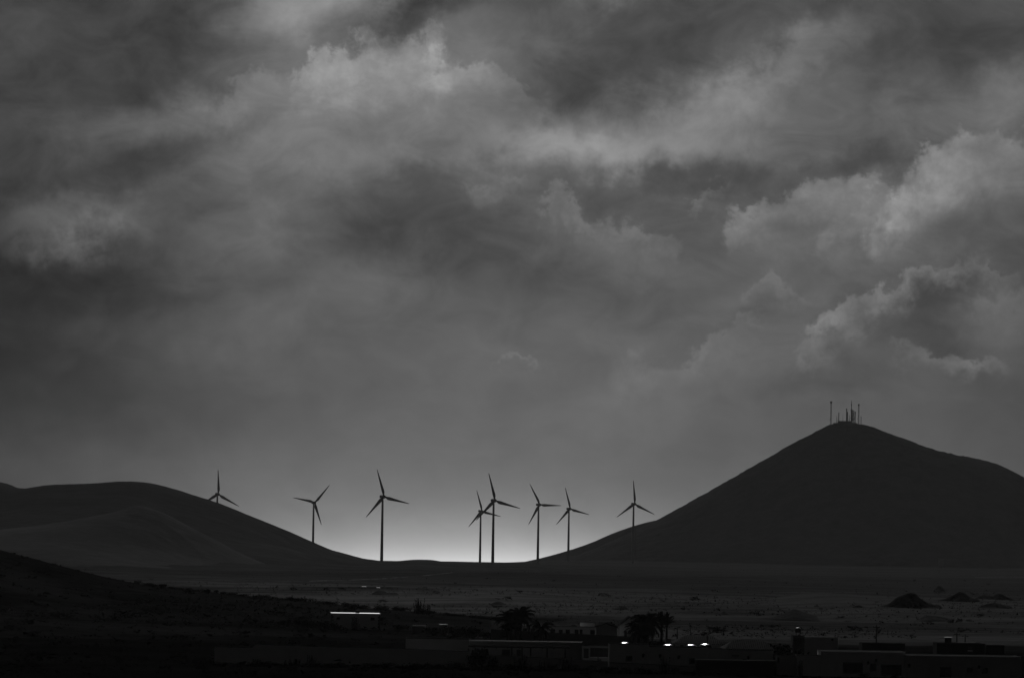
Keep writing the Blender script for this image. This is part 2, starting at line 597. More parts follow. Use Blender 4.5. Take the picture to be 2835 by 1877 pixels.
SPUR = [(-150, 1482), (0, 1523), (74, 1542.6), (148, 1562.7), (222, 1582), (295, 1600), (384, 1617), (473, 1629), (591, 1641), (700, 1652),
        (765, 1658), (845, 1665), (925, 1674), (993, 1683), (1100, 1690), (1141, 1694), (1232, 1702), (1323, 1711), (1392, 1720), (1500, 1736)]
D_SPUR = 1150
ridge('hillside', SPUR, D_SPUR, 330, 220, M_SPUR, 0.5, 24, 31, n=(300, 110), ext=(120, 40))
DUNE = [(1420, 1690), (1550, 1669), (1641, 1660), (1778, 1655), (1892, 1661), (2006, 1661), (2141, 1652), (2255, 1641), (2346, 1644), (2483, 1651), (2650, 1655), (2900, 1668)]
ridge('ash_flat', DUNE, 1700, 420, 90, M_DUNE, 0.5, 26, 37, n=(260, 90), ext=(60, 80))

# ------------------------------------------------------------------ wind turbines
M_WHITE = mat('turbine_paint', 0.42, 0.06, 0.3, 0.6, 0.15)
BLADE, HUB = 25.0, 60.0


def make_turbine():
    root = empty('wind_turbine', (0, 0, 0))
    zs_ = [-7.0, 0.0, 0.01, 12, 24, 36, 48, HUB - 1.6]
    MB().tube([(0, 0, z) for z in zs_], [1.55, 1.55, 1.45, 1.34, 1.2, 1.08, 0.96, 0.85], 24).build('tower', M_WHITE, root, True)
    MB().tube([(0, 0, HUB - 1.62), (0, 0, HUB - 1.1)], [1.0, 1.0], 20).build('yaw_ring', M_WHITE, root, True)
    # nacelle: rounded box running back from the rotor (rotor faces -y)
    n = MB()
    prof = [(-1.9, 0.75, 0.8), (-1.5, 1.1, 1.15), (0, 1.45, 1.5), (2.5, 1.45, 1.5), (4.4, 1.1, 1.2), (5.2, 0.6, 0.8)]
    base = []
    for y, hw, hh in prof:
        ring = []
        for k in range(16):
            a = 2 * math.pi * k / 16
            cx, cz = math.cos(a), math.sin(a)
            q = (abs(cx) ** 4 + abs(cz) ** 4) ** -0.25
            ring.append((cx * q * hw, y, HUB + 0.1 + cz * q * hh))
        base.append(ring)
    vs_ = [p for r_ in base for p in r_]
    fs_ = []
    for i in range(len(prof) - 1):
        for k in range(16):
            fs_.append((i * 16 + k, (i + 1) * 16 + k, (i + 1) * 16 + (k + 1) % 16, i * 16 + (k + 1) % 16))
    fs_.append(tuple(range(16)))
    fs_.append(tuple((len(prof) - 1) * 16 + k for k in range(16))[::-1])
    na = n.add(vs_, fs_).build('nacelle', M_WHITE, root, True)
    MB().tube([(0.5, 3.6, HUB + 1.4), (0.5, 3.6, HUB + 2.6)], [0.06, 0.05], 6).build('wind_vane', M_WHITE, na)
    # spinner and blades hang on the rotor axis, 3.1 m ahead of the tower
    hub = MB().tube([(0, -1.95, HUB), (0, -2.3, HUB), (0, -3.2, HUB), (0, -4.0, HUB), (0, -4.5, HUB), (0, -4.7, HUB)],
                    [1.3, 1.55, 1.65, 1.3, 0.7, 0.05], 20).build('hub', M_WHITE, root, True)
    b = MB()
    st = [(0.9, 0.85, 0.75, 0.0), (2.2, 1.0, 0.65, 4), (3.6, 1.5, 0.45, 14), (5.2, 1.72, 0.34, 12), (8.5, 1.42, 0.27, 9),
          (13, 1.08, 0.19, 6), (18, 0.76, 0.12, 3), (22, 0.5, 0.08, 1), (24.3, 0.3, 0.05, 0), (BLADE, 0.07, 0.02, 0)]
    vs_, fs_ = [], []
    for r_, ch, th, tw in st:
        for k in range(12):
            a = 2 * math.pi * k / 12
            cx = math.cos(a) * ch * 0.88 + (0.22 * ch if r_ > 2.5 else 0)
            cy = math.sin(a) * th * (1.0 if math.cos(a) < 0.3 else 0.8)
            w = R(tw)
            vs_.append((cx * math.cos(w) - cy * math.sin(w), cx * math.sin(w) + cy * math.cos(w), r_))
    for i in range(len(st) - 1):
        for k in range(12):
            k2 = (k + 1) % 12
            fs_.append((i * 12 + k, i * 12 + k2, (i + 1) * 12 + k2, (i + 1) * 12 + k))
    fs_.append(tuple((len(st) - 1) * 12 + k for k in range(12)))
    fs_.append(tuple(range(12))[::-1])
    me = b.add(vs_, fs_).mesh('blade', True)
    for k in range(3):
        o = link('blade', me, M_WHITE, root, (0, -3.2, HUB))
        o.rotation_euler = (0, R(120 * k), 0)
    return root


# hub pixel, first blade angle (from +x, anticlockwise), distance, label
TURB = [
    (604.6, 1368, 92, 5720, 'wind turbine half sunk behind the left hill, only hub and upper tower showing'),
    (871.5, 1391, 49, 6000, 'wind turbine with one blade pointing up right, tower foot behind the left slope'),
    (1063.5, 1375, 107, 4985, 'tall wind turbine standing alone left of the gap, largest on its side'),
    (1334.5, 1415, 107, 6480, 'smaller wind turbine partly crossed by the blade of the taller one beside it'),
    (1370.5, 1385.5, 105, 5000, 'tall wind turbine in front of a smaller one at the bottom of the gap'),
    (1494.6, 1397, 119, 6020, 'wind turbine with a level right blade at the foot of the right slope'),
    (1578.8, 1408.5, 106, 6400, 'small slender wind turbine rising where the right skyline starts to climb'),
    (1757.5, 1395, 95, 6000, 'wind turbine furthest right, tower standing before the volcano flank'),
]
proto = make_turbine()
YAW = 24.0
for i, (px, py, ang, D, lab) in enumerate(TURB):
    t_ = proto if i == 0 else copy_tree(proto)
    yw = R(YAW + (i * 37 % 7 - 3))
    hubp = at(px, py, D)
    off = Vector((math.sin(yw) * 3.2, -math.cos(yw) * 3.2, 0))
    t_.location = (hubp.x - off.x, D - off.y, hubp.z - HUB)
    print('turbine base', i, round(hubp.z - HUB, 1), 'ground', round(gz(hubp.x, D), 1))
    t_.rotation_euler = (0, 0, yw)
    bl = [c for c in t_.children if c.name.startswith('blade')]
    for k, c in enumerate(bl):
        c.rotation_euler = (0, R(90 - ang + 120 * k), 0)
    tag(t_, lab, 'wind turbine', 'wind turbines along the pass')


# ------------------------------------------------------------------ small lava hillocks on the plain
bpy.context.view_layer.update()
SURF = [o for o in COL.objects if o.name.split('.')[0] in ('ground', 'hillside', 'ash_flat')]


def top_z(x, y):
    best = -1e9
    for o in SURF:
        ok, loc, _, _ = o.ray_cast(Vector((x, y, 400)), Vector((0, 0, -1)))
        if ok:
            best = max(best, loc.z)
    return best


def foot(px, py):
    """where the line of sight of a pixel first meets the land"""
    d = Vector(ray(px, py)).normalized()
    org = Vector((0, 0, CAM_H))
    best = None
    for o in SURF:
        ok, loc, _, _ = o.ray_cast(org, d)
        if ok and (best is None or loc.y < best.y):
            best = loc.copy()
    return best if best is not None else Vector((d.x / d.y * 6500, 6500, -18))


M_LAVA = mat('rough_lava', 0.03, rough=1.0, spec=0.0, build=slope_lum(0.04, 0.10, 0.15))
MOUNDS = [
    [(2425, 1682), (2444, 1677), (2470, 1662), (2480, 1652), (2500, 1644), (2515, 1641), (2532, 1643), (2548, 1655), (2572, 1667), (2605, 1676)],
    [(2100, 1713), (2150, 1704), (2180, 1693), (2200, 1687), (2220, 1691), (2260, 1703)],
    [(2578, 1639), (2588, 1633), (2599, 1621), (2607, 1624), (2618, 1632), (2630, 1639)],
    [(2580, 1664), (2620, 1655), (2643, 1645), (2657, 1637), (2668, 1641), (2682, 1650), (2710, 1658)],
    [(2690, 1660), (2712, 1650), (2730, 1647), (2745, 1650), (2767, 1643), (2785, 1651), (2815, 1660)],
    [(2530, 1716), (2548, 1710), (2570, 1703), (2585, 1705), (2610, 1709), (2640, 1715)],
    [(1695, 1687), (1710, 1682), (1720, 1676), (1727, 1677), (1740, 1685)],
    [(1985, 1701), (1995, 1695), (2004, 1691), (2012, 1694), (2022, 1700)],
    [(1355, 1673), (1366, 1668), (1380, 1664), (1392, 1668), (1402, 1673)],
    [(2360, 1681), (2372, 1676), (2380, 1675), (2386, 1678), (2395, 1682)],
    [(1990, 1730), (2000, 1725), (2012, 1722), (2030, 1724), (2045, 1730)],
    [(2430, 1732), (2450, 1727), (2467, 1725), (2485, 1729), (2500, 1733)],
    [(1030, 1642), (1045, 1635), (1060, 1636), (1075, 1641), (1095, 1640), (1105, 1645)],
    [(2700, 1684), (2730, 1672), (2755, 1667), (2775, 1672), (2800, 1680)],
]
for i, pts in enumerate(MOUNDS):
    mx_ = max(p[1] for p in pts)
    f = foot(sum(p[0] for p in pts) / len(pts), mx_ - 1.0)
    wid = (pts[-1][0] - pts[0][0]) * f.y / FPX
    ridge('lava_hillock', pts, f.y, wid * (0.8 if i == 0 else 1.6), wid * 0.8, M_LAVA, 1.1 if i == 0 else 0.5, 2.6, 200 + i, n=(72, 34), pw=1.0, rim=0.3)

# pale cart tracks over the plain
M_TRACK = mat('track_dust', 0.30, 0.3, 0.2, 1.0, 0.0)


def track(pts, width, seed):
    P = []
    for i in range(len(pts) - 1):
        for s_ in np.linspace(0, 1, 14, endpoint=i == len(pts) - 2):
            P.append((pts[i][0] * (1 - s_) + pts[i + 1][0] * s_, pts[i][1] * (1 - s_) + pts[i + 1][1] * s_))
    G = [foot(*p) for p in P]
    rnd = random.Random(seed)
    mb = MB()
    vs_ = []
    for k, g in enumerate(G):
        w = width * (0.8 + 0.4 * rnd.random())
        for yy in (-w / 2, 0, w / 2):
            vs_.append((g.x, g.y + yy, top_z(g.x, g.y + yy) + 0.05))
    fs_ = []
    for k in range(len(G) - 1):
        for j in range(2):
            fs_.append((k * 3 + j, k * 3 + 3 + j, k * 3 + 4 + j, k * 3 + 1 + j))
    tag(mb.add(vs_, fs_).build('track', M_TRACK), kind='structure')


track([(856, 1608), (950, 1606), (1050, 1602), (1164, 1594), (1255, 1584.5)], 9, 1)
track([(2700, 1598), (2760, 1597), (2850, 1597.5)], 12, 2)
track([(1875, 1664), (1930, 1665), (1985, 1666)], 3, 3)

# ------------------------------------------------------------------ village
M_WALL = mat('lime_wall', 0.78, 0.10, 0.5, 0.9, 0.15)
M_WALL2 = mat('weathered_wall', 0.50, 0.18, 0.4, 0.9, 0.15)
M_WALL3 = mat('dark_render', 0.22, 0.2, 0.5, 0.9, 0.15)
M_STONE = mat('lava_stone', 0.05, 0.4, 3.0, 0.9, 0.2)
M_ROOF = mat('roof_screed', 0.16, 0.6, 0.5, 0.8, 0.05)
M_ROOF_D = mat('roof_dull', 0.06, 0.4, 0.7, 1.0, 0.0)
M_TILE = mat('clay_tile', 0.11, 0.3, 1.2, 1.0, 0.0)
M_DARK = mat('dark_wood', 0.02, 0.3, 2.0, 1.0, 0.0, stretch=(1, 1, 6))
M_FRAME = mat('window_frame', 0.03, 0.15, 2.0, 0.6, 0.3)
M_GLASS = mat('window_glass', 0.012, 0.2, 1.0, 0.35, 0.2)
M_METAL = mat('painted_metal', 0.10, 0.2, 2.0, 0.5, 0.4)
M_LAMP = mat('lamp_iron', 0.02, 0.2, 4.0, 0.5, 0.3)


def zpx(px, py, D):
    return at(px, py, D).z


def xpx(px, D, py=1800):
    return at(px, py, D).x


def window(root, x0, x1, y, z0, z1, bars=1):
    """frame set back in its opening, a pane behind it"""
    t_ = 0.07
    f = MB()
    f.box(x0, x1, y, y + 0.06, z0, z0 + t_).box(x0, x1, y, y + 0.06, z1 - t_, z1)
    f.box(x0, x0 + t_, y + .002, y + 0.058, z0 + t_, z1 - t_).box(x1 - t_, x1, y + .002, y + 0.058, z0 + t_, z1 - t_)
    for k in range(bars):
        xm = x0 + (x1 - x0) * (k + 1) / (bars + 1)
        f.box(xm - .03, xm + .03, y + .004, y + 0.056, z0 + t_, z1 - t_)
    w = f.build('window', M_FRAME, root)
    MB().box(x0 + .01, x1 - .01, y + 0.07, y + 0.09, z0 + .01, z1 - .01).build('pane', M_GLASS, w)
    s_ = MB().box(x0 - .06, x1 + .06, y - 0.24, y - 0.02, z0 - 0.07, z0 - .002).build('sill', M_WALL2, w)
    return w


def wall_faces(mb, outline_top, x0, x1, z0, holes, y=0.0):
    """front wall sheet with openings; outline_top(x) is its top edge"""
    xs = sorted({x0, x1, *[h[0] for h in holes], *[h[1] for h in holes]})
    for a, b in zip(xs[:-1], xs[1:]):
        hs = sorted([h for h in holes if h[0] <= a + 1e-6 and h[1] >= b - 1e-6], key=lambda h: h[2])
        z = z0
        for h in hs:
            mb.add([(a, y, z), (b, y, z), (b, y, h[2]), (a, y, h[2])], [(0, 1, 2, 3)])
            z = h[3]
        mb.add([(a, y, z), (b, y, z), (b, y, outline_top(b)), (a, y, outline_top(a))], [(0, 1, 2, 3)])
    r_ = 0.22
    for a, b, c, d in holes:
        mb.add([(a, y, c), (b, y, c), (b, y, d), (a, y, d), (a, y + r_, c), (b, y + r_, c), (b, y + r_, d), (a, y + r_, d)],
               [(0, 1, 5, 4), (1, 2, 6, 5), (2, 3, 7, 6), (3, 0, 4, 7)])


def flat_house(name, label, cat, D, px0, px1, pyt, depth, holes=(), zb=0.0, wallm=None, roofm=None, parapet=0.14, tilt=0.1,
               group=None, frames=True, rz=0.0, lamps=(), xref=None):
    """low cube house; holes in picture pixels on its front"""
    wallm, roofm = wallm or M_WALL, roofm or M_ROOF
    xa, xb = xpx(px0, D, pyt), xpx(px1, D, pyt)
    zt = zpx((px0 + px1) / 2, pyt, D)
    cx = (xa + xb) / 2
    root = empty(name, (cx, D, zb), rz)
    w, h = (xb - xa) / 2, zt - zb
    H = []
    for a, b, c, d in holes:
        H.append((xpx(a, D, c) - cx, xpx(b, D, c) - cx, max(zpx((a + b) / 2, d, D) - zb, -0.4), zpx((a + b) / 2, c, D) - zb))
    mb = MB()
    wall_faces(mb, lambda x: h, -w, w, -1.2, H)
    mb.add([(-w, 0, -1.2), (-w, depth, -1.2), (w, depth, -1.2), (w, 0, -1.2), (-w, 0, h), (-w, depth, h), (w, depth, h), (w, 0, h)],
           [(0, 4, 5, 1), (1, 5, 6, 2), (2, 6, 7, 3)])
    mb.build('wall', wallm, root)
    r_ = MB()
    zr = h - parapet
    r_.add([(-w + .01, .01, zr), (w - .01, .01, zr), (w - .01, depth - .01, zr + tilt * 0.5), (-w + .01, depth - .01, zr + tilt * 0.5)], [(0, 1, 2, 3)])
    roof = r_.build('roof', roofm, root)
    o = 0.05
    if parapet > .01:
        MB().box(-w - o, w + o, -o, 0.2, h + .004, h + 0.07).build('parapet', roofm, root)
    MB().box(-w - o, w + o, depth - .2, depth + o, zr + tilt * .5 + .004, zr + tilt * .5 + .05).build('parapet', roofm, root)
    if frames:
        for a, b, c, d in H:
            window(root, a, b, 0.12, max(c, 0), d, 1 if b - a < 1.6 else 3)
    for lx, ly in lamps:
        lxx, lz = xpx(lx, D, ly) - cx, zpx(lx, ly, D) - zb
        wall_lamp(root, lxx, lz)
    tag(root, label, cat, group)
    return root


def wall_lamp(root, x, z):
    m = MB()
    m.tube([(x - .1, 0, z - .25), (x - .1, -0.25, z - .1), (x, -0.35, z + .1)], [.03, .03, .03], 6)
    l = m.build('wall_lamp', M_LAMP, root)
    MB().tube([(x, -.35, z - .28), (x, -.35, z + .08), (x, -.35, z + .2)], [.1, .19, .03], 8).build('lantern', M_LAMP, l)


def gable_house(name, label, D, pxs, pys, depth, holes=(), zb=0.0, wallm=None, roofm=None, over=0.25):
    """pxs = left, apex, right; pys = left eave, apex, right eave; gable faces the viewer"""
    wallm, roofm = wallm or M_WALL2, roofm or M_TILE
    P = [at(px, py, D) for px, py in zip(pxs, pys)]
    cx = P[1].x
    root = empty(name, (cx, D, zb))
    xs = [p.x - cx for p in P]
    zs_ = [p.z - zb for p in P]
    H = [(xpx(a, D, c) - cx, xpx(b, D, c) - cx, zpx(a, d, D) - zb, zpx(a, c, D) - zb) for a, b, c, d in holes]

    def top(x):
        return float(np.interp(x, xs, zs_))
    mb = MB()
    cuts = sorted({xs[0], 0.0, xs[2]})
    for a, b in zip(cuts[:-1], cuts[1:]):
        hh = [h for h in H if h[0] >= a - 1e-6 and h[1] <= b + 1e-6]
        wall_faces(mb, top, a, b, -1.0, hh)
    mb.add([(xs[0], 0, -1), (xs[0], depth, -1), (xs[0], depth, zs_[0]), (xs[0], 0, zs_[0])], [(0, 3, 2, 1)])
    mb.add([(xs[2], 0, -1), (xs[2], depth, -1), (xs[2], depth, zs_[2]), (xs[2], 0, zs_[2])], [(0, 1, 2, 3)])
    mb.add([(xs[0], depth, -1), (xs[2], depth, -1), (xs[2], depth, zs_[2]), (0, depth, zs_[1]), (xs[0], depth, zs_[0])], [(1, 0, 4, 3, 2)])
    mb.build('wall', wallm, root)
    t_ = 0.12
    for s_ in (0, 2):
        dx, dz = xs[s_], zs_[s_] - zs_[1]
        ex, ez = dx * 1.08, zs_[1] + dz * 1.08
        r_ = MB()
        y0, y1 = -over, depth + over
        q = [(0, y0, zs_[1] + .01), (0, y1, zs_[1] + .01), (ex, y1, ez + .01), (ex, y0, ez + .01)]
        r_.add(q + [(a, b, c + t_) for a, b, c in q], [(4, 5, 6, 7), (0, 3, 2, 1), (0, 4, 7, 3), (3, 7, 6, 2), (2, 6, 5, 1)])
        ro = r_.build('roof', roofm, root)
        # rows of tiles down the slope
        tl = MB()
        n_ = max(4, int(depth / 0.45))
        for k in range(n_):
            yy = y0 + (k + .5) * (y1 - y0) / n_
            tl.tube([(0, yy, zs_[1] + t_ + .03), (ex, yy, ez + t_ + .03)], [.09, .09], 5)
        tag(tl.build('tile_row', roofm, ro), kind='stuff')
    for a, b, c, d in H:
        window(root, a, b, 0.12, c, d, 1)
    tag(root, label, 'house')
    return root


def garden_wall(name, label, pts, D, zb, thick=0.3, m=None, dD=0.0):
    """free-standing wall; top edge through picture points"""
    m = m or M_WALL
    P = [at(px, py, D + dD * i / (len(pts) - 1)) for i, (px, py) in enumerate(pts)]
    root = empty(name, (P[0].x, P[0].y, zb))
    o = root.location
    mb = MB()
    n = len(P)
    vs_ = []
    for p in P:
        vs_ += [(p.x - o.x, p.y - o.y, -1.0), (p.x - o.x, p.y - o.y, p.z - zb), (p.x - o.x, p.y - o.y + thick, p.z - zb), (p.x - o.x, p.y - o.y + thick, -1.0)]
    fs_ = []
    for i in range(n - 1):
        a, b = i * 4, i * 4 + 4
        for k in range(3):
            fs_.append((a + k, b + k, b + k + 1, a + k + 1))
    fs_ += [(0, 1, 2, 3), tuple(4 * (n - 1) + k for k in (3, 2, 1, 0))]
    mb.add(vs_, fs_).build('wall', m, root)
    cp = MB()
    vs_, fs_ = [], []
    for p in P:
        x, y, z = p.x - o.x, p.y - o.y, p.z - zb
        vs_ += [(x, y - .03, z + .004), (x, y - .03, z + .06), (x, y + thick + .03, z + .06), (x, y + thick + .03, z + .004)]
    for i in range(n - 1):
        a, b = i * 4, i * 4 + 4
        for k in range(4):
            fs_.append((a + k, b + k, b + (k + 1) % 4, a + (k + 1) % 4))
    fs_ += [(0, 1, 2, 3), tuple(4 * (n - 1) + k for k in (3, 2, 1, 0))]
    cp.add(vs_, fs_).build('coping', M_ROOF_D, root)
    tag(root, label, 'wall')
    return root


# -- the hut on the dark slope with the sun along its roof
hb = top_z(xpx(985, 985, 1730), 985)
hut = flat_house('farmhouse', 'small pale flat-roofed house alone on the dark slope, roof edge glinting white', 'house', 985, 917, 1053, 1697, 5.5,
                 [(932, 941, 1708, 1714), (1026, 1037, 1709, 1716)], zb=hb, parapet=0.0, tilt=0.05, rz=R(3.5),
                 roofm=mat('glint_screed', 0.45, 0.9, 1.6, 0.6, 0.06))  # broken roof glint put into a pale, patchy base colour
w_ = (xpx(1053, 985, 1697) - xpx(917, 985, 1697)) / 2
hh = zpx(985, 1697, 985) - hb
for sx in (-1, 1):
    for k in range(9):
        z_ = 0.05 + k * (hh - 0.3) / 9
        wd = 0.42 if k % 2 else 0.26
        q = MB().box(-wd / 2, wd / 2, -0.035, 0.12, 0, (hh - .3) / 9 - 0.02)
        q.build('quoin', M_STONE, hut, loc=(sx * (w_ - wd / 2 + .03), 0, z_))
MB().box(0.1, 0.75, 3.2, 3.9, hh - .1, hh + .5).build('chimney', M_STONE, hut)

# -- small shed and low yard walls right of it
flat_house('shed', 'tiny shed with a bright roof line, right of the lone slope house', 'shed', 960, 1216, 1238, 1728, 3.0, zb=top_z(xpx(1227, 960), 960),
           wallm=M_WALL3, parapet=.03, tilt=.02, roofm=MATS['glint_screed'])
flat_house('shed', 'long low shed with a thin lit roof between the slope house and tiny shed', 'shed', 968, 1141, 1178, 1732, 3.0, zb=top_z(xpx(1160, 968), 968),
           wallm=M_WALL3, parapet=.03, tilt=.1, roofm=M_ROOF)

# -- long low house behind the palms
D2 = 870
flat_house('house', 'pale windowless block at the left end of the long house behind palms', 'house', D2 + 4, 1361, 1400, 1722, 5, wallm=M_WALL)
flat_house('house', 'long low house with a row of dark windows behind the palms', 'house', D2, 1430, 1648, 1734, 7,
           [(1424 + 6, 1437, 1738, 1747), (1448, 1459, 1738, 1748), (1469, 1481, 1739, 1749), (1524, 1537, 1741, 1754), (1547, 1558, 1742, 1754),
            (1566, 1578, 1742, 1755), (1591, 1602, 1742, 1754), (1605, 1613, 1742, 1754), (1634, 1648 - 1, 1743, 1756)], roofm=M_ROOF_D)
flat_house('house', 'set-back upper room with lit flat roof above the long low house', 'house', D2 + 9, 1440, 1486, 1727, 4, wallm=M_WALL, zb=0)
flat_house('roof_room', 'pale box room on the roof of the long low house', 'roof room', D2 + 9, 1607, 1646, 1723, 3, wallm=mat('bright_wall', 0.5, .1, .5), zb=0, roofm=M_ROOF_D)
gable_house('house', 'wide low gabled house with a blank front wall, right of the long house', 882, (1650, 1677.6, 1708), (1736, 1727, 1737), 8)
gable_house('house', 'narrow gabled house with a steep roof and tall dark window', 892, (1716, 1744, 1767), (1731, 1709, 1728), 9, [(1728, 1736, 1746, 1763)])
garden_wall('garden_wall', 'dark lattice-topped garden wall before the long low house', [(1360, 1742), (1450, 1747), (1640, 1757), (1790, 1765)], 858, 0, m=M_WALL3)

# -- perimeter walls left of the pergola
garden_wall('perimeter_wall', 'long pale wall with a stepped top across the near field', [(594, 1790), (697, 1792.5), (706, 1782.5), (806, 1787), (922, 1790.5), (1100, 1795), (1300, 1803)], 706, 0, 0.35, m=mat('whitewash', .85, .08, .4))
flat_house('house', 'plain windowless wing rising behind the near pale wall left of pergola', 'house', 722, 1123, 1300, 1768, 9, wallm=mat('ochre_wall', .24, .15, .4), roofm=M_ROOF_D)

# -- pergola terrace
DP = 712
pg = empty('pergola', (xpx(1436, DP), DP, 0))
ox = pg.location.x


def pgx(px, py, D):
    return xpx(px, D, py) - ox


zt = zpx(1436, 1788, DP)
za, zbm = zpx(1300, 1787, DP), zpx(1577, 1792, DP)
MB().add([(pgx(1296, 1788, DP), -.3, za - .16), (pgx(1577, 1790, DP), -.3, zbm - .1), (pgx(1577, 1790, DP), 6.0, zbm - .05), (pgx(1296, 1788, DP), 6.0, za - .1),
          (pgx(1296, 1788, DP), -.3, za - .02), (pgx(1577, 1790, DP), -.3, zbm + .04), (pgx(1577, 1790, DP), 6.0, zbm + .08), (pgx(1296, 1788, DP), 6.0, za + .03)],
         [(0, 3, 2, 1), (4, 5, 6, 7), (0, 1, 5, 4), (1, 2, 6, 5), (2, 3, 7, 6), (3, 0, 4, 7)]).build('canopy', M_DARK, pg)
for px in (1297, 1417, 1445.5, 1469.5, 1515, 1565):
    x = pgx(px, 1800, DP)
    yb = 0.0 if px in (1297, 1515, 1565) else 3.5
    MB().box(x - .09, x + .09, yb - .09, yb + .09, -0.4, zpx(px, 1790, DP) - 0.14).build('post', M_DARK, pg)
for k in range(9):
    x = pgx(1310 + k * 32, 1788, DP)
    MB().box(x - .05, x + .05, -.42, 5.9, zt - .32, zt - .19).build('beam', M_DARK, pg)
tag(pg, 'dark timber pergola on posts along the terrace of the near house', 'pergola')
flat_house('house', 'near house behind the pergola with a long sunlit roof line', 'house', 721, 1300.5, 1612, 1775, 8,
           [(1330, 1352, 1796, 1815), (1390, 1412, 1797, 1822), (1430, 1442, 1797, 1816)], wallm=MATS['ochre_wall'], roofm=mat('soft_glint_screed', .22, .9, .35, .7, .03), tilt=.05)  # fainter roof glint painted as a lighter, uneven screed tone
garden_wall('terrace_wall', 'low pale wall below the pergola, dark bushes at its foot', [(1300.5, 1811), (1376, 1814), (1480, 1819), (1590, 1825), (1687, 1832)], 706, 0, .3, m=M_WALL2)
flat_house('porch', 'shaded porch with a wide dark window between the two near houses', 'porch', 716, 1612.5, 1688, 1787, 5, [(1616, 1630, 1794, 1822), (1634, 1684, 1792, 1818)], wallm=M_WALL3, roofm=M_ROOF_D)

# -- near centre house
DC = 700
flat_house('house', 'long near pale house with two small square windows and wall lanterns', 'house', DC, 1687, 1797, 1782, 6, [(1733, 1750, 1814, 1830)], zb=0.9,
           lamps=[(1781, 1812)], roofm=M_ROOF_D)
flat_house('house', 'lower pale wing with a small square window below the parked cars', 'house', DC, 1797.5, 1960, 1790.5, 6, [(1908, 1924, 1821, 1836)], zb=0.9,
           lamps=[(1827, 1813), (1879, 1817)], roofm=M_ROOF_D)
flat_house('house', 'plain pale wing linking the near long house to the tiled gable house', 'house', DC + 0.6, 1960.5, 2014, 1795.5, 6, zb=0.9, roofm=M_ROOF_D)
garden_wall('retaining_wall', 'weathered retaining wall under the long near pale house', [(1687.5, 1834), (1800, 1839), (1927, 1846)], 698, 0, .8, m=M_WALL2)

# tiled house: ridge runs across, gable end to the right
DG = 701
gx0, gx1, gx2 = xpx(2010, DG), xpx(2111.5, DG), xpx(2141, DG)
gr = empty('house', ((gx0 + gx2) / 2, DG, 0.9))
go = gr.location
ze, zr = zpx(2075, 1797, DG) - .9, zpx(2075, 1770, DG) - .9
zr = zpx(2075, 1771, DG + 7) - .9
mb = MB()
L_, R_ = gx0 - go.x, gx2 - go.x
wall_faces(mb, lambda x: ze, L_, R_, -1.2, [])
mb.add([(R_, 0, -1.2), (R_, 14, -1.2), (R_, 14, ze), (R_ - 1.2, 7, zr - .05), (R_, 0, ze), (L_, 0, -1.2), (L_, 14, -1.2), (L_, 14, ze), (L_ + 1.2, 7, zr - .05), (L_, 0, ze)],
       [(0, 1, 2, 3, 4), (5, 9, 8, 7, 6), (1, 6, 7, 2)])
mb.build('wall', M_WALL, gr)
rp = MB()
o_ = .25
rp.add([(L_ - o_, -o_, ze - .05), (R_ + o_, -o_, ze - .05), (R_ - 1.25, 7, zr), (L_ + 1.25, 7, zr), (R_ + o_, 14 + o_, ze - .05), (L_ - o_, 14 + o_, ze - .05)],
       [(0, 1, 2, 3), (4, 5, 3, 2), (1, 4, 2), (5, 0, 3)])
rp2 = rp.build('roof', M_TILE, gr)
tl = MB()
nrow = 22
for k in range(nrow):
    x = L_ + (R_ - L_) * (k + .5) / nrow
    f_ = min(1.0, (x - L_ + o_) / 1.5, (R_ + o_ - x) / 1.5)
    tl.tube([(x, -o_, ze), (x, -o_ + (7 + o_) * f_, ze + (zr - ze) * f_ + .05)], [.1, .1], 5)
tag(tl.build('tile_row', M_TILE, rp2), kind='stuff')
wall_lamp(gr, xpx(2072, DG) - go.x, zpx(2072, 1818, DG) - .9)
MB().box(xpx(2026, DG) - go.x, xpx(2046, DG) - go.x, -.7, -.002, zpx(2036, 1814, DG) - .96, zpx(2036, 1813, DG) - .9).build('awning', M_ROOF, gr)
window(gr, xpx(2056, DG) - go.x, xpx(2068, DG) - go.x, -0.1, zpx(2060, 1832, DG) - .9, zpx(2060, 1823, DG) - .9, 0)
tag(gr, 'near house with a hipped tiled roof catching some light, left of the dark bushes', 'house')
flat_house('garage', 'black unlit garage box in front of the tiled-roof house', 'garage', 692, 1927, 2150, 1828, 4.5, zb=0, wallm=mat('black_panel', 0.012, .3, 1.0), roofm=mat('black_felt', .02, .3, 1.0, .9, .1), tilt=0.0)

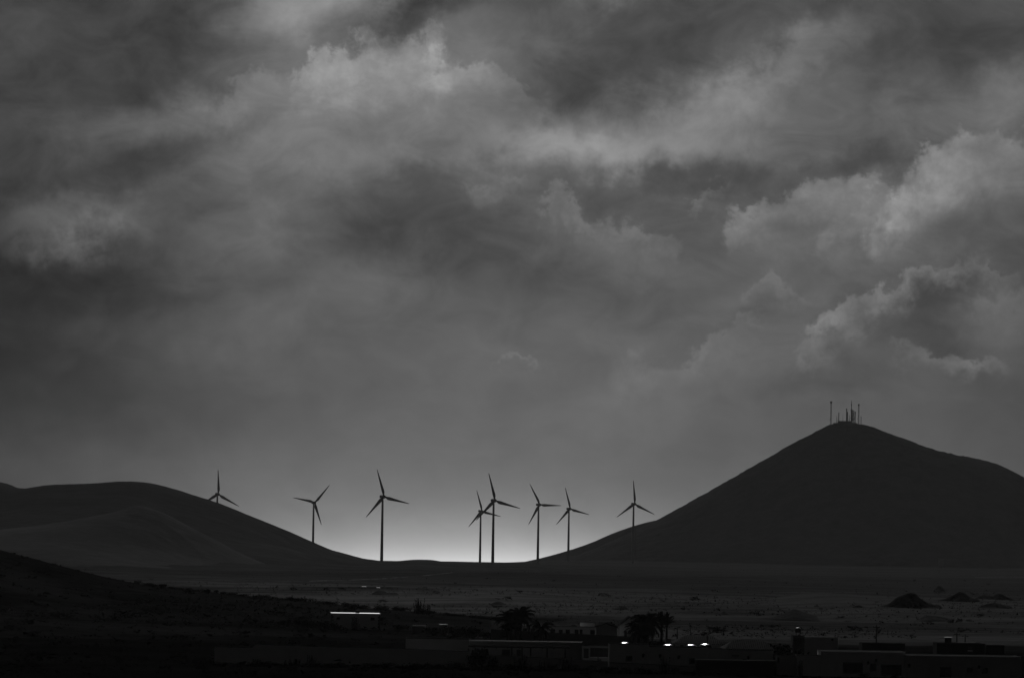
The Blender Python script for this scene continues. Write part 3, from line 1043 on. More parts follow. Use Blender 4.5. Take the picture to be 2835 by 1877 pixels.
# house with hipped roof behind the cars
DH = 748
hr = empty('house', (xpx(1937, DH), DH, 1.0))
ho = hr.location
hx = lambda px, py=1780: xpx(px, DH, py) - ho.x
ze, zr = zpx(1937, 1782, DH) - 1.0, zpx(1937, 1760.5, DH + 7) - 1.0
mb = MB()
wall_faces(mb, lambda x: ze, hx(1869), hx(2006), -1.0, [(hx(1883), hx(1892), zpx(1888, 1795, DH) - 1, zpx(1888, 1785, DH) - 1)])
mb.add([(hx(1869), 0, -1), (hx(1869), 14, -1), (hx(1869), 14, ze), (hx(1869), 0, ze), (hx(2006), 0, -1), (hx(2006), 14, -1), (hx(2006), 14, ze), (hx(2006), 0, ze)],
       [(0, 3, 2, 1), (4, 5, 6, 7), (1, 2, 6, 5)])
mb.build('wall', M_WALL2, hr)
rp = MB()
rp.add([(hx(1864), -.3, ze - .03), (hx(2010), -.3, ze - .03), (hx(1978), 7, zr), (hx(1901), 7, zr), (hx(2010), 14.3, ze - .03), (hx(1864), 14.3, ze - .03)],
       [(0, 1, 2, 3), (4, 5, 3, 2), (1, 4, 2), (5, 0, 3)])
rp2 = rp.build('roof', M_TILE, hr)
tl = MB()
for k in range(26):
    x = hx(1866 + k * 5.6)
    f_ = min(1.0, (x - hx(1864)) / (hx(1901) - hx(1864)), (hx(2010) - x) / (hx(2010) - hx(1978)))
    tl.tube([(x, -.3, ze + .03), (x, -.3 + 7.3 * f_, ze + .02 + (zr - ze) * f_ + .03)], [.09, .09], 5)
tag(tl.build('tile_row', M_TILE, rp2), kind='stuff')
window(hr, hx(1883), hx(1892), .12, zpx(1888, 1795, DH) - 1, zpx(1888, 1785, DH) - 1, 0)
tag(hr, 'hipped tiled-roof house standing behind the parked cars', 'house')
flat_house('hut', 'small square hut top right of the fan palms', 'hut', 790, 1843, 1857, 1769, 2.0, [(1845, 1855, 1772, 1778)], wallm=M_WALL2, roofm=M_ROOF_D, frames=False)

# yard the cars stand on
yx0, yx1 = xpx(1815, 735), xpx(1975, 735)
tag(MB().box(yx0, yx1, 714, 745, -1, 1.38).build('yard', M_ROOF_D), kind='structure')

# -- near right house
DR = 694
flat_house('house', 'near right house with two very wide dark windows', 'house', DR, 2273, 2506, 1803, 8,
           [(2334, 2389, 1833, 1862), (2409, 2425.6, 1836, 1855.6), (2439, 2496, 1839, 1868), (2423, 2428.5, 1823, 1831)], zb=0, roofm=M_ROOF, tilt=0,
           lamps=[(2404, 1832)])
flat_house('house', 'plain low wing left of the near right house, step in its roof', 'house', DR + .3, 2207, 2272.6, 1813.5, 6, zb=0, roofm=M_ROOF_D)
flat_house('house', 'recessed low wall block between black garage and near right house', 'house', DR + 2, 2151, 2206.6, 1815, 5, [(2142 + 11, 2158, 1819, 1834)], zb=0, roofm=M_ROOF_D, wallm=M_WALL2)
flat_house('house', 'near corner house with three square windows at the right edge', 'house', DR - 1.2, 2507, 2826, 1815, 9,
           [(2602, 2634, 1845, 1874), (2677, 2693.5, 1847, 1862), (2719.5, 2735, 1848, 1863)], zb=0, roofm=M_ROOF, tilt=0, wallm=M_WALL2, lamps=[(2517, 1840), (2710, 1844)])

# -- second row, right
DB = 790
h8 = flat_house('house', 'boxy house with a rooftop water tank behind the dark bushes', 'house', DB, 2228, 2320, 1763, 7, [(2302, 2308, 1767, 1773)], zb=0, roofm=M_ROOF, wallm=M_WALL2)
flat_house('porch', 'shaded porch on the left of the water tank house', 'porch', DB + .4, 2195, 2227.6, 1760, 6, [(2199, 2206, 1766, 1785), (2211, 2222, 1766, 1785)], zb=0, wallm=M_WALL3, roofm=M_ROOF_D, frames=False)
tk = empty('water_tank', (xpx(2210, DB + 2, 1754), DB + 2.5, zpx(2210, 1761, DB + 2) + .02))
MB().tube([(0, 0, .5), (0, 0, .55), (0, 0, 1.05), (0, 0, 1.15), (0, 0, 1.2)], [.35, .42, .42, .3, .1], 14).build('tank', M_LAMP, tk, True)
for sx in (-.28, .28):
    for sy in (-.28, .28):
        MB().box(sx - .03, sx + .03, sy - .03, sy + .03, -.2, .52).build('leg', M_LAMP, tk)
tag(tk, 'dark round water tank on legs on a flat roof', 'water tank')
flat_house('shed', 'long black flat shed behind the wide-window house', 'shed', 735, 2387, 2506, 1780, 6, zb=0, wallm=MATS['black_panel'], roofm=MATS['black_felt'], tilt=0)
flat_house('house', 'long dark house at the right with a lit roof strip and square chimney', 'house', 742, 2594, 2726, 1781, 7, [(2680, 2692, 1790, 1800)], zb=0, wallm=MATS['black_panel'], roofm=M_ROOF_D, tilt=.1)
cq = empty('chimney_stack', (xpx(2626, 744), 745, zpx(2626, 1781, 744) - .05))
hq = zpx(2626, 1765, 744) - cq.location.z
MB().box(-.42, .42, -.4, .4, 0, hq).build('shaft', M_STONE, cq)
MB().box(-.5, .5, -.48, .48, hq + .003, hq + .09).build('cap', MATS['glint_screed'], cq)
tag(cq, 'square chimney stack with a shining cap on the dark right house', 'chimney')
flat_house('shed', 'lean-to with a sunlit roof strip behind the chimney stack', 'shed', 752, 2646, 2700, 1778.5, 4, zb=0, wallm=M_WALL3, roofm=MATS['soft_glint_screed'], tilt=.1)
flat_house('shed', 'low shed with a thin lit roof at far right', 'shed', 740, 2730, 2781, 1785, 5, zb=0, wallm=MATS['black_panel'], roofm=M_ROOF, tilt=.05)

# -- poles and wires
M_POLE = mat('pole_wood', 0.03, .3, 2.0, .8, .2)


def pole(label, px, py0, py1, D, arm=True, lean=0.0):
    b, t_ = at(px, py1, D), at(px, py0, D)
    zb = min(b.z, top_z(b.x, D)) - .3
    root = empty('utility_pole', (b.x, D, zb))
    h = t_.z - zb
    MB().tube([(0, 0, 0), (lean * .5, 0, h * .5), (lean, 0, h)], [.11, .095, .075], 8).build('shaft', M_POLE, root, True)
    if arm:
        MB().box(lean - .45, lean + .45, -.04, .04, h - .35, h - .27).build('crossarm', M_POLE, root)
        for sx in (-.38, .38):
            MB().tube([(lean + sx, 0, h - .27), (lean + sx, 0, h - .16)], [.035, .03], 6).build('insulator', M_LAMP, root)
    tag(root, label, 'utility pole', 'utility poles among the houses')
    return Vector((b.x + lean, D, t_.z))


p1 = pole('tall thin pole behind the long black shed', 2426, 1729, 1778, 760)
p2 = pole('left of two thin poles behind the chimney stack house', 2649, 1749, 1778, 775)
p3 = pole('right of two thin poles behind the chimney stack house', 2672, 1755, 1778, 800)
p4 = pole('post in front of the hipped roof', 1958, 1758, 1790, 742, False)
p5 = pole('short post between fan palms and agave stalk', 1875, 1735, 1755, 880, False)


def wire(a, b, label, sag=1.2):
    pts = [a.lerp(b, k / 16) - Vector((0, 0, sag * 4 * (k / 16) * (1 - k / 16))) for k in range(17)]
    o = pts[0].copy()
    w = MB().tube([p - o for p in pts], [.018] * 17, 4).build('power_line', M_LAMP, None, loc=o)
    tag(w, label, 'wire')


wire(p1 - Vector((0, 0, .3)), p2 - Vector((0, 0, .3)), 'sagging wire between the shed pole and the pole pair')
wire(p2 - Vector((0, 0, .3)), p3 - Vector((0, 0, .3)), 'short wire between the two thin poles', .3)
wire(p3 - Vector((0, 0, .3)), at(2840, 1768, 840), 'wire running off to the right edge from the pole pair', 1.0)

# -- parked cars
M_CAR = mat('car_paint', 0.15, .05, .3, .22, .3, coat=0.0)
M_TYRE = mat('tyre_rubber', 0.015, .2, 5.0, .9, .1)


def make_car():
    root = empty('parked_car', (0, 0, 0))
    # cross sections along the car (y), each a rounded arch: half width, sill z, shoulder z
    def shell(secs, n=14, power=3.0):
        vs_, fs_ = [], []
        for y, hw, z0, z1 in secs:
            for k in range(n + 1):
                a = math.pi * k / n
                cx, cz = math.cos(a), math.sin(a)
                q = (abs(cx) ** power + abs(cz) ** power) ** (-1 / power)
                vs_.append((cx * q * hw, y, z0 + cz * q * (z1 - z0)))
        for i in range(len(secs) - 1):
            for k in range(n):
                a = i * (n + 1) + k
                fs_.append((a, a + 1, a + n + 2, a + n + 1))
        fs_.append(tuple(range(n + 1))[::-1])
        fs_.append(tuple((len(secs) - 1) * (n + 1) + k for k in range(n + 1)))
        return MB().add(vs_, fs_)
    shell([(-2.05, .68, .35, .6), (-1.95, .8, .25, .85), (-1.2, .85, .22, .95), (1.0, .86, .22, .93), (1.8, .8, .25, .8), (2.05, .66, .35, .6)]).build('body', M_CAR, root, True)
    cb = shell([(-1.75, .62, .9, .95), (-1.2, .66, .9, 1.38), (0.35, .66, .9, 1.40), (1.15, .68, .88, .92)]).build('cabin', M_GLASS, root, True)
    shell([(-1.32, .56, 1.3, 1.40), (-1.1, .60, 1.3, 1.455), (-.4, .62, 1.3, 1.485), (.25, .60, 1.3, 1.46), (.42, .56, 1.3, 1.40)], power=2.2).build('roof', M_CAR, cb, True)
    for sx in (-1, 1):
        for sy in (-1.3, 1.3):
            wv = MB().tube([(sx * .72, sy, .31), (sx * .9, sy, .31)], [.31, .31], 16).build('wheel', M_TYRE, root)
            MB().tube([(sx * .9, sy, .31), (sx * .91, sy, .31)], [.19, .17], 12).build('rim', M_METAL, wv)
    for sx in (-.6, .6):
        MB().box(sx - .12, sx + .12, -2.06, -2.0, .62, .72).build('tail_light', M_LAMP, root)
    return root


car0 = make_car()
CARS = [
    (1849, 1781.5, 735, 8, 'parked car with the brightest roof glint, nearest the fan palms'),
    (1915, 1782, 735, -6, 'parked car with a small roof glint in front of the hipped roof'),
    (1951, 1780.5, 737, 12, 'parked car glinting at the right foot of the hipped roof'),
    (1598, 1757.5, 862, 14, 'parked car glinting below the long low house windows'),
    (1729, 1776, 790, 6, 'parked car roof showing above the near house left of the palms'),
]
for i, (px, py, D, rz, lab) in enumerate(CARS):
    c = car0 if i == 0 else copy_tree(car0)
    p = at(px, py, D)
    zb = p.z - 1.54
    c.location = (p.x, D, zb)
    c.rotation_euler = (0, 0, R(rz))
    tag(c, lab, 'car', 'cars parked among the houses')
    g_ = top_z(p.x, D)
    print('car', i, round(zb, 2), 'ground', round(g_, 2))

# ------------------------------------------------------------------ summit station on the volcano
DS = D_CONE
M_MAST = mat('mast_steel', 0.03, .2, 1.0, .8, .2)
VOL = [o for o in COL.objects if o.name == 'volcano'][0]


def lattice(root, h, w, name='lattice', n=None, w_top=None, m=None):
    m = m or M_MAST
    w_top = w_top or w
    n = n or max(4, int(h / 1.5))
    f = MB()
    for k in range(n):
        z0, z1 = h * k / n, h * (k + 1) / n
        a, b = w + (w_top - w) * k / n, w + (w_top - w) * (k + 1) / n
        for s_ in range(4):
            c0 = [(-a, -a), (a, -a), (a, a), (-a, a)][s_]
            c1 = [(-b, -b), (b, -b), (b, b), (-b, b)][(s_ + (1 if k % 2 else 3)) % 4]
            f.tube([(*c0, z0), (*c1, z1)], [.09, .09], 4, False)
    fr = f.build(name, m, root)
    for sx, sy in ((-1, -1), (1, -1), (1, 1), (-1, 1)):
        MB().tube([(sx * w, sy * w, -2), (sx * w_top, sy * w_top, h)], [.2, .18], 5).build('leg', m, root)
    return fr


def mast_base(px, D=DS, up=0.0):
    x = at(px, 1170, D).x
    ok, loc, _, _ = VOL.ray_cast(Vector((x, D, 500)), Vector((0, 0, -1)))
    return Vector((x, D, (loc.z if ok else cc.z) + up))


def mast(label, px, pyt, w, style='lattice', heads=(), dishes=(), dD=0.0):
    b = mast_base(px, DS + dD)
    w *= 1.5
    h = zpx(px, pyt, DS + dD) - b.z
    root = empty('antenna_mast', b)
    if style == 'lattice':
        lattice(root, h, w)
    elif style == 'panel':
        MB().tube([(0, 0, -1.5), (0, 0, h)], [w, w * .8], 8).build('shaft', M_MAST, root)
    else:
        MB().tube([(0, 0, -1.5), (0, 0, h * .6), (0, 0, h)], [w, w * .8, w * .35], 6).build('shaft', M_MAST, root)
    for fr_, hw, hh_ in heads:      # platforms and antenna drums: height fraction, half width, height
        MB().tube([(0, 0, h * fr_ - hh_ / 2), (0, 0, h * fr_ - hh_ * .3), (0, 0, h * fr_ + hh_ * .35), (0, 0, h * fr_ + hh_ / 2)],
                  [hw * .55, hw, hw, hw * .7], 10).build('antenna_drum', M_MAST, root)
    for fr_, dx, r_ in dishes:
        z = h * fr_
        d_ = MB().tube([(dx, -.2, z), (dx, -.5, z), (dx, -.75, z)], [r_ * .5, r_ * .95, r_], 12).build('dish', M_MAST, root)
        MB().tube([(0, 0, z), (dx, -.2, z)], [.08, .08], 5).build('bracket', M_MAST, d_)
    tag(root, label, 'antenna mast', 'antenna masts on the summit')


px_m = DS / FPX
mast('tall lattice mast with a drum head, leftmost on the summit', 2300.4, 1111, .42, 'lattice', [(.955, 1.3, 2.4)], [(.22, -1.0, .7), (.52, -.7, .5), (.57, .7, .5), (.86, .7, .4)])
mast('short plain pole left of the summit building', 2316.8, 1150, .28, 'pole')
mast('medium pole with a small top at the left of the building', 2322, 1142, .36, 'panel', [(.98, .6, .6), (.14, .7, 1.8)], dD=2)
mast('hair-thin whip aerial over the summit building', 2333.3, 1146, .13, 'pole', [(.42, .3, .5)], dD=3)
mast('dark-headed mast in the middle of the building', 2343.5, 1132, .40, 'panel', [(.965, .7, 1.9)], dD=2)
mast('stout panel mast close beside the dark-headed mast', 2345.6, 1140, .55, 'panel', [(.8, .75, 2.2)], dD=5)
mast('small pole between the dark-headed mast and tallest spire', 2351, 1150, .32, 'pole', [(.96, .5, .8)], dD=1)
mast('tallest spired mast at the right end of the building', 2356.8, 1109, .40, 'pole', [(.80, .55, 3.0), (.58, .95, 1.8), (.50, .75, 2.2), (.36, .8, 1.4), (.22, .85, 3.6)])
mast('lattice mast carrying a column of round dishes', 2359.8, 1133, .38, 'lattice', (), [(.70, .3, .95), (.55, .3, .9), (.46, -.2, .6), (.33, .3, .9), (.22, .3, .95), (.85, -.2, .7)], dD=-3)
mast('thin pale lattice mast between dish column and panel mast', 2363.5, 1136, .25, 'lattice', dD=4)
mast('panel mast with arms right of the dish column', 2367.3, 1140, .40, 'panel', [(.95, .75, 2.0), (.78, .8, 1.0), (.55, .8, 1.2)], [(.4, -.9, .55)])
mast('slim tall mast with a round head on the right rim', 2377, 1118.5, .36, 'lattice', [(.95, .95, 2.0), (.6, .6, .6), (.4, .55, 1.0)], [(.25, -1.1, .5)])
mast('short lopsided pole furthest right on the summit rim', 2383.8, 1153, .3, 'pole', [(.95, .55, .9), (.8, .5, .7), (.55, .5, .9)])
# buildings
M_BLD = mat('station_concrete', 0.10, .2, .5, .9, .1)


def station(label, px0, px1, pyt, depth, dD, name='station_building'):
    D = DS + dD
    x0, x1 = xpx(px0, D, pyt), xpx(px1, D, pyt)
    zt = zpx((px0 + px1) / 2, pyt, D)
    root = empty(name, ((x0 + x1) / 2, D, zt - 6))
    w = (x1 - x0) / 2
    MB().box(-w, w, 0, depth, -1, 6).build('wall', M_BLD, root)
    MB().box(-w - .15, w + .15, -.15, depth + .15, 6.003, 6.2).build('roof', M_BLD, root)
    MB().box(-.5, .5, -.04, -.004, 1.2, 3.4).build('door', M_LAMP, root)
    tag(root, label, 'building')


station('main flat station building crowning the volcano', 2320.5, 2357, 1165.8, 8, -2)
station('lower station block stepping down left of the main one', 2308, 2320, 1171.2, 7, -2.5)
station('small terrace block at the left end of the summit', 2290, 2304, 1179.6, 6, -3)
station('low annex at the right of the summit building', 2357.6, 2372, 1171.0, 7, -2.2)
station('little cabin on the right summit rim', 2379.5, 2384, 1175.0, 3, -2)

# ------------------------------------------------------------------ plants
rnd = random.Random(5)
M_LEAF = mat('scrub_leaf', 0.010, .4, 1.5, 1.0, .0)
M_PALM = mat('palm_leaf', 0.015, .3, 1.0, 1.0, .0)
M_TRUNK = mat('palm_trunk', 0.03, .3, 3.0, .9, .1, stretch=(1, 1, 4))


def bush_mesh(name, seed, n=240, leaf=.16, flat=.6, spiky=False, stems=True):
    r = random.Random(seed)
    mb = MB()
    lobes = [(r.uniform(-.6, .6), r.uniform(-.5, .5), r.uniform(.25, .6), r.uniform(.35, .65)) for _ in range(6)]
    for _ in range(n):
        cx, cy, cz, cr = r.choice(lobes)
        v = Vector((r.gauss(0, 1), r.gauss(0, 1), r.gauss(0, 1))).normalized() * cr * (r.random() ** .35)
        p = Vector((cx, cy, 0)) + Vector((v.x, v.y, 0))
        z = max(.02, (cz + v.z * .8) * flat / .6 * .9)
        p.z = z
        a = Vector((r.gauss(0, 1), r.gauss(0, 1), r.gauss(0, .7))).normalized() * leaf * r.uniform(.6, 1.5)
        b = Vector((r.gauss(0, 1), r.gauss(0, 1), r.gauss(0, .7))).normalized() * leaf * r.uniform(.5, 1.1)
        mb.add([p - a * .5, p + b * .5, p + a * .5, p - b * .5], [(0, 1, 2, 3)])
    if spiky:
        for _ in range(26):
            a, ph = r.uniform(0, 6.28), r.uniform(.0, .6)
            h = r.uniform(.7, 1.9)
            b = Vector((r.uniform(-.6, .6), r.uniform(-.4, .4), 0))
            t_ = b + Vector((math.cos(a) * ph * h * .4, math.sin(a) * ph * h * .4, h))
            m_ = b.lerp(t_, .55) + Vector((r.uniform(-.08, .08), 0, 0))
            mb.tube([b, m_, t_], [.035, .028, .008], 4, False)
            for k in range(7):
                q = m_.lerp(t_, k / 7)
                mb.add([q, q + Vector((r.uniform(-.12, .12), r.uniform(-.1, .1), .12)), q + Vector((.03, 0, .2))], [(0, 1, 2)])
    elif stems:
        for _ in range(5):
            a = r.uniform(0, 6.28)
            mb.tube([(0, 0, -.15), (math.cos(a) * .3, math.sin(a) * .3, .35), (math.cos(a) * .6, math.sin(a) * .5, .7)], [.04, .03, .01], 4, False)
    return mb.mesh(name)


BUSH = [bush_mesh('bush', s_, 420) for s_ in range(5)]
SPIKE = bush_mesh('spiky', 55, 160, .12, spiky=True)


def shrub(label, px, py, D, width, height, mesh=None, group=None, sink=.05, z=None):
    p = at(px, py, D)
    g_ = top_z(p.x, D) if z is None else z
    o = link('shrub', mesh or rnd.choice(BUSH), M_LEAF, None, (p.x, D, g_ - sink))
    o.scale = (width / 2, width / 2 * rnd.uniform(.8, 1.2), height)
    o.rotation_euler = (0, 0, rnd.uniform(0, 6.28))
    tag(o, label, 'shrub', group)
    return o


# scrub along the crest of the near slope
xs_, zs_ = crest(SPUR, D_SPUR)
px_ = 380.0
while px_ < 1400:
    py_ = float(np.interp(px_, [p[0] for p in SPUR], [p[1] for p in SPUR]))
    wd = rnd.uniform(1.6, 4.2) * (0.6 + .5 * min(1, (px_ - 380) / 500))
    shrub('low dark scrub bush on the crest of the near left slope', px_, py_, D_SPUR + rnd.uniform(-4, 3), wd, rnd.uniform(.5, 1.15), group='scrub along the near crest')
    px_ += wd * FPX / D_SPUR * rnd.uniform(.35, .9)
for px_ in (40, 75, 105, 150, 215, 255, 300, 340):
    py_ = float(np.interp(px_, [p[0] for p in SPUR], [p[1] for p in SPUR]))
    shrub('low dark scrub bush on the crest of the near left slope', px_, py_, D_SPUR + rnd.uniform(-3, 2), rnd.uniform(.9, 1.6), rnd.uniform(.3, .5), group='scrub along the near crest')
# single bushes by the houses
for px, py, D, w, h, lab, me in [
    (1160, 1690, 1140, 3.4, 1.7, 'spiky bush with upright bare stems above the slope crest', SPIKE),
    (1180, 1690, 1138, 2.6, 1.1, 'smaller spiky bush right of the tall upright one', SPIKE),
    (905, 1730, 975, 5.2, 1.8, 'dark bush covering the left foot of the lone slope house', None),
    (935, 1732, 972, 3.4, 1.2, 'bush in front of the lone slope house, under its left window', None),
    (985, 1728, 975, 2.6, 1.25, 'thin bare bush before the middle of the lone slope house', SPIKE),
    (860, 1725, 980, 5.5, 1.5, 'broad bush on the slope left of the lone house', None),
    (800, 1718, 990, 5.0, 1.2, 'spreading bush further left on the slope below the crest', None),
    (1100, 1730, 985, 4.0, 1.4, 'dark bush right of the lone slope house', None),
    (1195, 1735, 955, 4.5, 1.7, 'dark bush left of the tiny bright-roofed shed', None),
    (1260, 1730, 950, 5.0, 2.2, 'large dark bush right of the tiny shed', None),
    (1310, 1725, 930, 5.0, 2.4, 'dark tree-like bush left of the palms', None),
    (1350, 1728, 925, 4.0, 1.6, 'dark bush against the pale end block', None),
    (1335, 1800, 704.5, 3.2, 3.2, 'leafy creeper bush climbing at the left end of the pergola', None),
    (1310, 1800, 704.0, 2.2, 2.2, 'lower leafy bush at the left pergola post', None),
    (1362, 1830, 704.0, 2.4, 1.9, 'bush against the low terrace wall', None),
    (1660, 1800, 712, 1.6, 1.8, 'potted bush before the dark porch window', None),
    (2110, 1770, 742, 4.5, 3.0, 'dark round bush at the left of the thicket behind the tiled house', None),
    (2150, 1760, 748, 5.0, 3.6, 'tallest dark bush of the thicket behind the tiled house', None),
    (2190, 1770, 744, 4.5, 3.0, 'dark bush in the middle of the thicket, before the porch', None),
    (2225, 1785, 738, 4.2, 2.3, 'sloping bush at the right end of the thicket', None),
    (2255, 1795, 730, 3.6, 1.8, 'low bush behind the stepped roof of the near right house', None),
    (2213, 1862, 689, 1.3, 1.1, 'spiky plant before the low wing of the near right house', SPIKE),
    (2393, 1872, 688, 2.0, .8, 'low dark bush under the wide windows', None),
    (2480, 1876, 686, 1.8, .6, 'low dark bush below the right wide window', None),
    (1860, 1750, 850, 4.0, 1.6, 'dark bush at the foot of the fan palms', None),
    (1810, 1755, 850, 4.5, 1.8, 'dark bush between the palm groups', None),
    (1910, 1765, 820, 4.5, 1.3, 'low bush left of the hipped roof', None),
    (2040, 1762, 800, 4.5, 1.5, 'low bush behind the tiled house ridge', None),
    (2090, 1760, 800, 4.0, 1.4, 'dark bush left of the thicket, further back', None),
    (2360, 1780, 770, 4.0, 1.2, 'low bush right of the water tank house', None),
    (2540, 1785, 745, 4.5, 1.2, 'low bush between the black shed and the chimney house', None),
    (2780, 1790, 735, 5.0, 1.4, 'low bush at the right edge behind the corner house', None),
]:
    shrub(lab, px, py, D, w, h, me)
# scrub at the foot of the near walls
px_ = 560.0
while px_ < 2000:
    D = 700.5 if px_ < 1680 else 694
    big = 1.0 if px_ < 1050 else 1.25
    wd = rnd.uniform(1.4, 3.2)
    shrub('dark bush in the scrub belt at the foot of the near walls', px_, 1850, D - rnd.uniform(0, 7), wd, rnd.uniform(.45, .95) * big, rnd.choice(BUSH + BUSH + [SPIKE]), 'scrub belt below the near walls')
    px_ += rnd.uniform(14, 32)

# loose scrub over the dark near land and the plain: nobody could count it
def scatter(name, label, n, box, size, seed, hit, m, leafs=9, clump=0.0, hr=(.22, .42)):
    r = np.random.RandomState(seed)
    V, F = [], []
    for _ in range(n):
        px, py = r.uniform(box[0], box[1]), r.uniform(box[2], box[3])
        f = foot(px, py)
        if not hit(f):
            continue
        if clump and fbm(np.array([f.x / 45]), np.array([f.y / 160]), seed, 4)[0] < r.uniform(-clump, clump) - .05:
            continue
        w = size[0] + (size[1] - size[0]) * r.rand() ** 2
        h = w * r.uniform(*hr)
        for _k in range(leafs):
            c = np.array([f.x, f.y, f.z]) + np.array([r.uniform(-.5, .5) * w, r.uniform(-.5, .5) * w, r.uniform(.1, .9) * h])
            a = r.normal(0, 1, (3, 3)) * np.array([w * .22, w * .22, h * .3])
            b = len(V)
            V.extend([tuple(c + q) for q in a])
            F.append((b, b + 1, b + 2))
    mb = MB()
    mb.v, mb.f = V, F
    tag(mb.build(name, m), label, 'scrub', kind='stuff')


scatter('scrub', 'sparse dark scrub scattered over the near slope and dark field', 1900, (-60, 1750, 1540, 1876), (.5, 2.0), 3, lambda f: f.y < 1200 and (f.y < 960 or f.x < -20), M_LEAF)
scatter('scrub', 'fine dark scrub speckled all over the dusty plain', 17000, (-60, 2900, 1570, 1768), (.4, 1.2), 8, lambda f: f.y >= 960,
        mat('plain_scrub', .06, .3, .5, 1.0, 0.0), 3, .35, (.35, .7))
scatter('scrub', 'larger dark bushes dotted over the dusty plain', 170, (-60, 2900, 1590, 1765), (1.2, 3.2), 9, lambda f: f.y >= 960, MATS['plain_scrub'], 16, .25)

# ------------------------------------------------------------------ palms
def frond_mesh(seed, length=2.3, droop=1.0, n=24, width=.7):
    r = random.Random(seed)
    mb = MB()
    pts = []
    for k in range(n + 1):
        s_ = k / n
        pts.append(Vector((length * (s_ - .12 * s_ * s_), 0, length * (.62 * s_ - droop * .95 * s_ ** 2.1))))
    mb.tube(pts, [.04 * (1 - .8 * k / n) for k in range(n + 1)], 4, False)
    for k in range(1, n):
        s_ = k / n
        wl = width * math.sin(math.pi * min(1, s_ * .85 + .12)) ** .7
        for sy in (-1, 1):
            p = pts[k]
            q = p + Vector((wl * .55, sy * wl * .8, -wl * r.uniform(.25, .6)))
            mb.add([p - Vector((.07, 0, 0)), p + Vector((.11, 0, 0)), q], [(0, 1, 2)])
    return mb.mesh('frond')


FRONDS = [frond_mesh(k, 2.3, d) for k, d in enumerate((.75, 1.0, 1.3))]
UPFRONDS = [frond_mesh(10 + k, 2.0, d, width=.36) for k, d in enumerate((.25, .45, .7))]


def palm(label, px, py, D, scale, trunk_r=.2, fronds=None, n=34, up=(-.9, 1.3), lean=0.0, name='palm_tree'):
    c = at(px, py, D)
    g_ = top_z(c.x, D) - .2
    root = empty(name, (c.x - lean, D, g_))
    h = c.z - g_
    mb = MB()
    K_ = 9
    pts = [(lean * (k / K_) ** 1.5, 0, h * k / K_) for k in range(K_ + 1)]
    mb.tube(pts, [trunk_r * (1.25 - .35 * k / K_ + (.06 if k % 2 else 0)) for k in range(K_ + 1)], 10)
    mb.build('trunk', M_TRUNK, root)
    cr = MB().tube([(lean, 0, h - .25), (lean, 0, h), (lean, 0, h + .25)], [trunk_r * .9, trunk_r * 1.5, trunk_r * .5], 8).build('crown', M_PALM, root)
    n = int(n * 1.25)
    for k in range(n):
        o = link('frond', rnd.choice(fronds or FRONDS), M_PALM, cr, (lean, 0, h + .1))
        el = up[0] + (up[1] - up[0]) * ((k * .7548777) % 1.0)
        o.rotation_euler = (0, -el * .8, k * 2.39996 + rnd.uniform(-.15, .15))
        o.scale = (1.08 * scale * rnd.uniform(.85, 1.1),) * 3
    tag(root, label, 'palm tree')


palm('date palm with an arching crown, right of the pair before the long house', 1441, 1712, 856, 1.05, n=38)
palm('date palm with a denser lower crown, left of the pair', 1414, 1722, 853, 1.0, n=42)
palm('small low palm before the middle of the long low house', 1498, 1742, 850, .85, n=30, trunk_r=.16)
palm('tiny palm at the foot of the date palm pair', 1405, 1745, 845, .6, n=24, trunk_r=.13)
palm('big drooping date palm left of the two fan palms', 1792, 1733, 842, 1.15, n=46)
palm('low drooping palm at the left foot of the big palm', 1768, 1748, 838, .9, n=36)
palm('upright fan palm, left of the two on bare trunks', 1832, 1727, 846, .85, fronds=UPFRONDS, n=30, up=(.2, 1.6), trunk_r=.17)
palm('upright fan palm, right of the two on bare trunks', 1846, 1732, 844, .9, fronds=UPFRONDS, n=30, up=(.3, 1.6), trunk_r=.15)

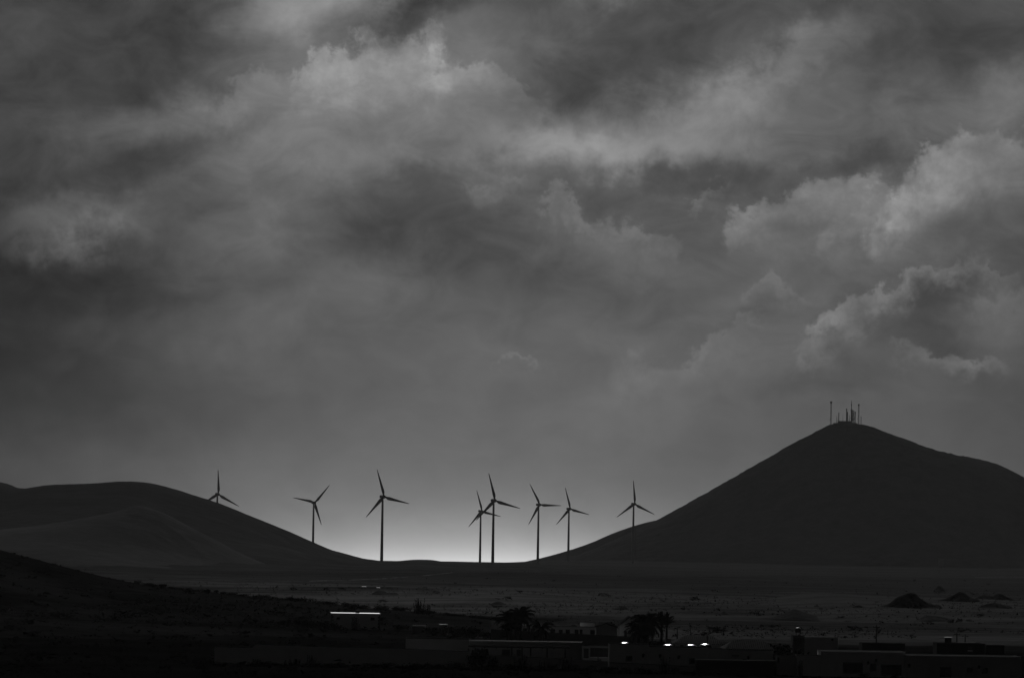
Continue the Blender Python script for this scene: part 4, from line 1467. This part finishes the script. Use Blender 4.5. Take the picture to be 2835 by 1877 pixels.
# leaning flower stalk of an agave
ag = at(1918, 1757, 860)
gz_ = top_z(ag.x, 860)
a_ = empty('agave', (ag.x, 860, gz_))
tip = at(1909, 1723, 860) - a_.location
MB().tube([(0, 0, 0), tip * .5, tip], [.07, .06, .04], 6).build('flower_stalk', M_POLE, a_)
for k in range(6):
    s_ = .55 + .08 * k
    b = tip * s_
    sx = 1 if k % 2 else -1
    MB().tube([b, b + Vector((sx * (.75 - .1 * k), 0, .22))], [.03, .02], 5).build('branch', M_POLE, a_)
for k in range(12):
    th = k * .5236
    MB().add([(0, 0, 0), (math.cos(th) * .5 - math.sin(th) * .1, math.sin(th) * .5 + math.cos(th) * .1, .35), (math.cos(th) * 1.0, math.sin(th) * 1.0, .75), (math.cos(th) * .5 + math.sin(th) * .1, math.sin(th) * .5 - math.cos(th) * .1, .35)],
             [(0, 1, 2, 3)]).build('leaf', M_LEAF, a_)
tag(a_, 'agave with a leaning branched flower stalk left of the hipped roof', 'agave')

# tiny huts with glinting roofs out on the plain
for px, py, w, lab in ((1000, 1627, 14, 'tiny hut with a glinting roof far out on the plain'), (1041, 1630, 10, 'tinier glinting hut right of the first on the plain'),
                       (612, 1563, 40, 'long pale farm building at the foot of the left hill'), (2600, 1549, 14, 'low farm building under the volcano with a pale roof')):
    f = foot(px, py)
    flat_house('farm_hut', lab, 'hut', f.y, wallm=M_WALL3, px0=px, px1=px + w, pyt=py - 3.0, depth=8, zb=f.z - .3, roofm=M_ROOF if w < 30 else M_ROOF_D, tilt=.6)
# ------------------------------------------------------------------ haze
hz = MB().box(-6900, 6900, -390, 14900, -131, 185)
hm = bpy.data.materials.new('thin_haze')
hm.use_nodes = True
hm.node_tree.nodes.remove(hm.node_tree.nodes['Principled BSDF'])
pv = hm.node_tree.nodes.new('ShaderNodeVolumePrincipled')
pv.inputs['Color'].default_value = (0.9, 0.9, 0.9, 1)
pv.inputs['Density'].default_value = 1.0e-5
pv.inputs['Anisotropy'].default_value = 0.2
hm.node_tree.links.new(pv.outputs[0], hm.node_tree.nodes['Material Output'].inputs['Volume'])
tag(hz.build('haze', hm), 'thin pale haze filling the air over the plain and hills', 'haze', kind='stuff')
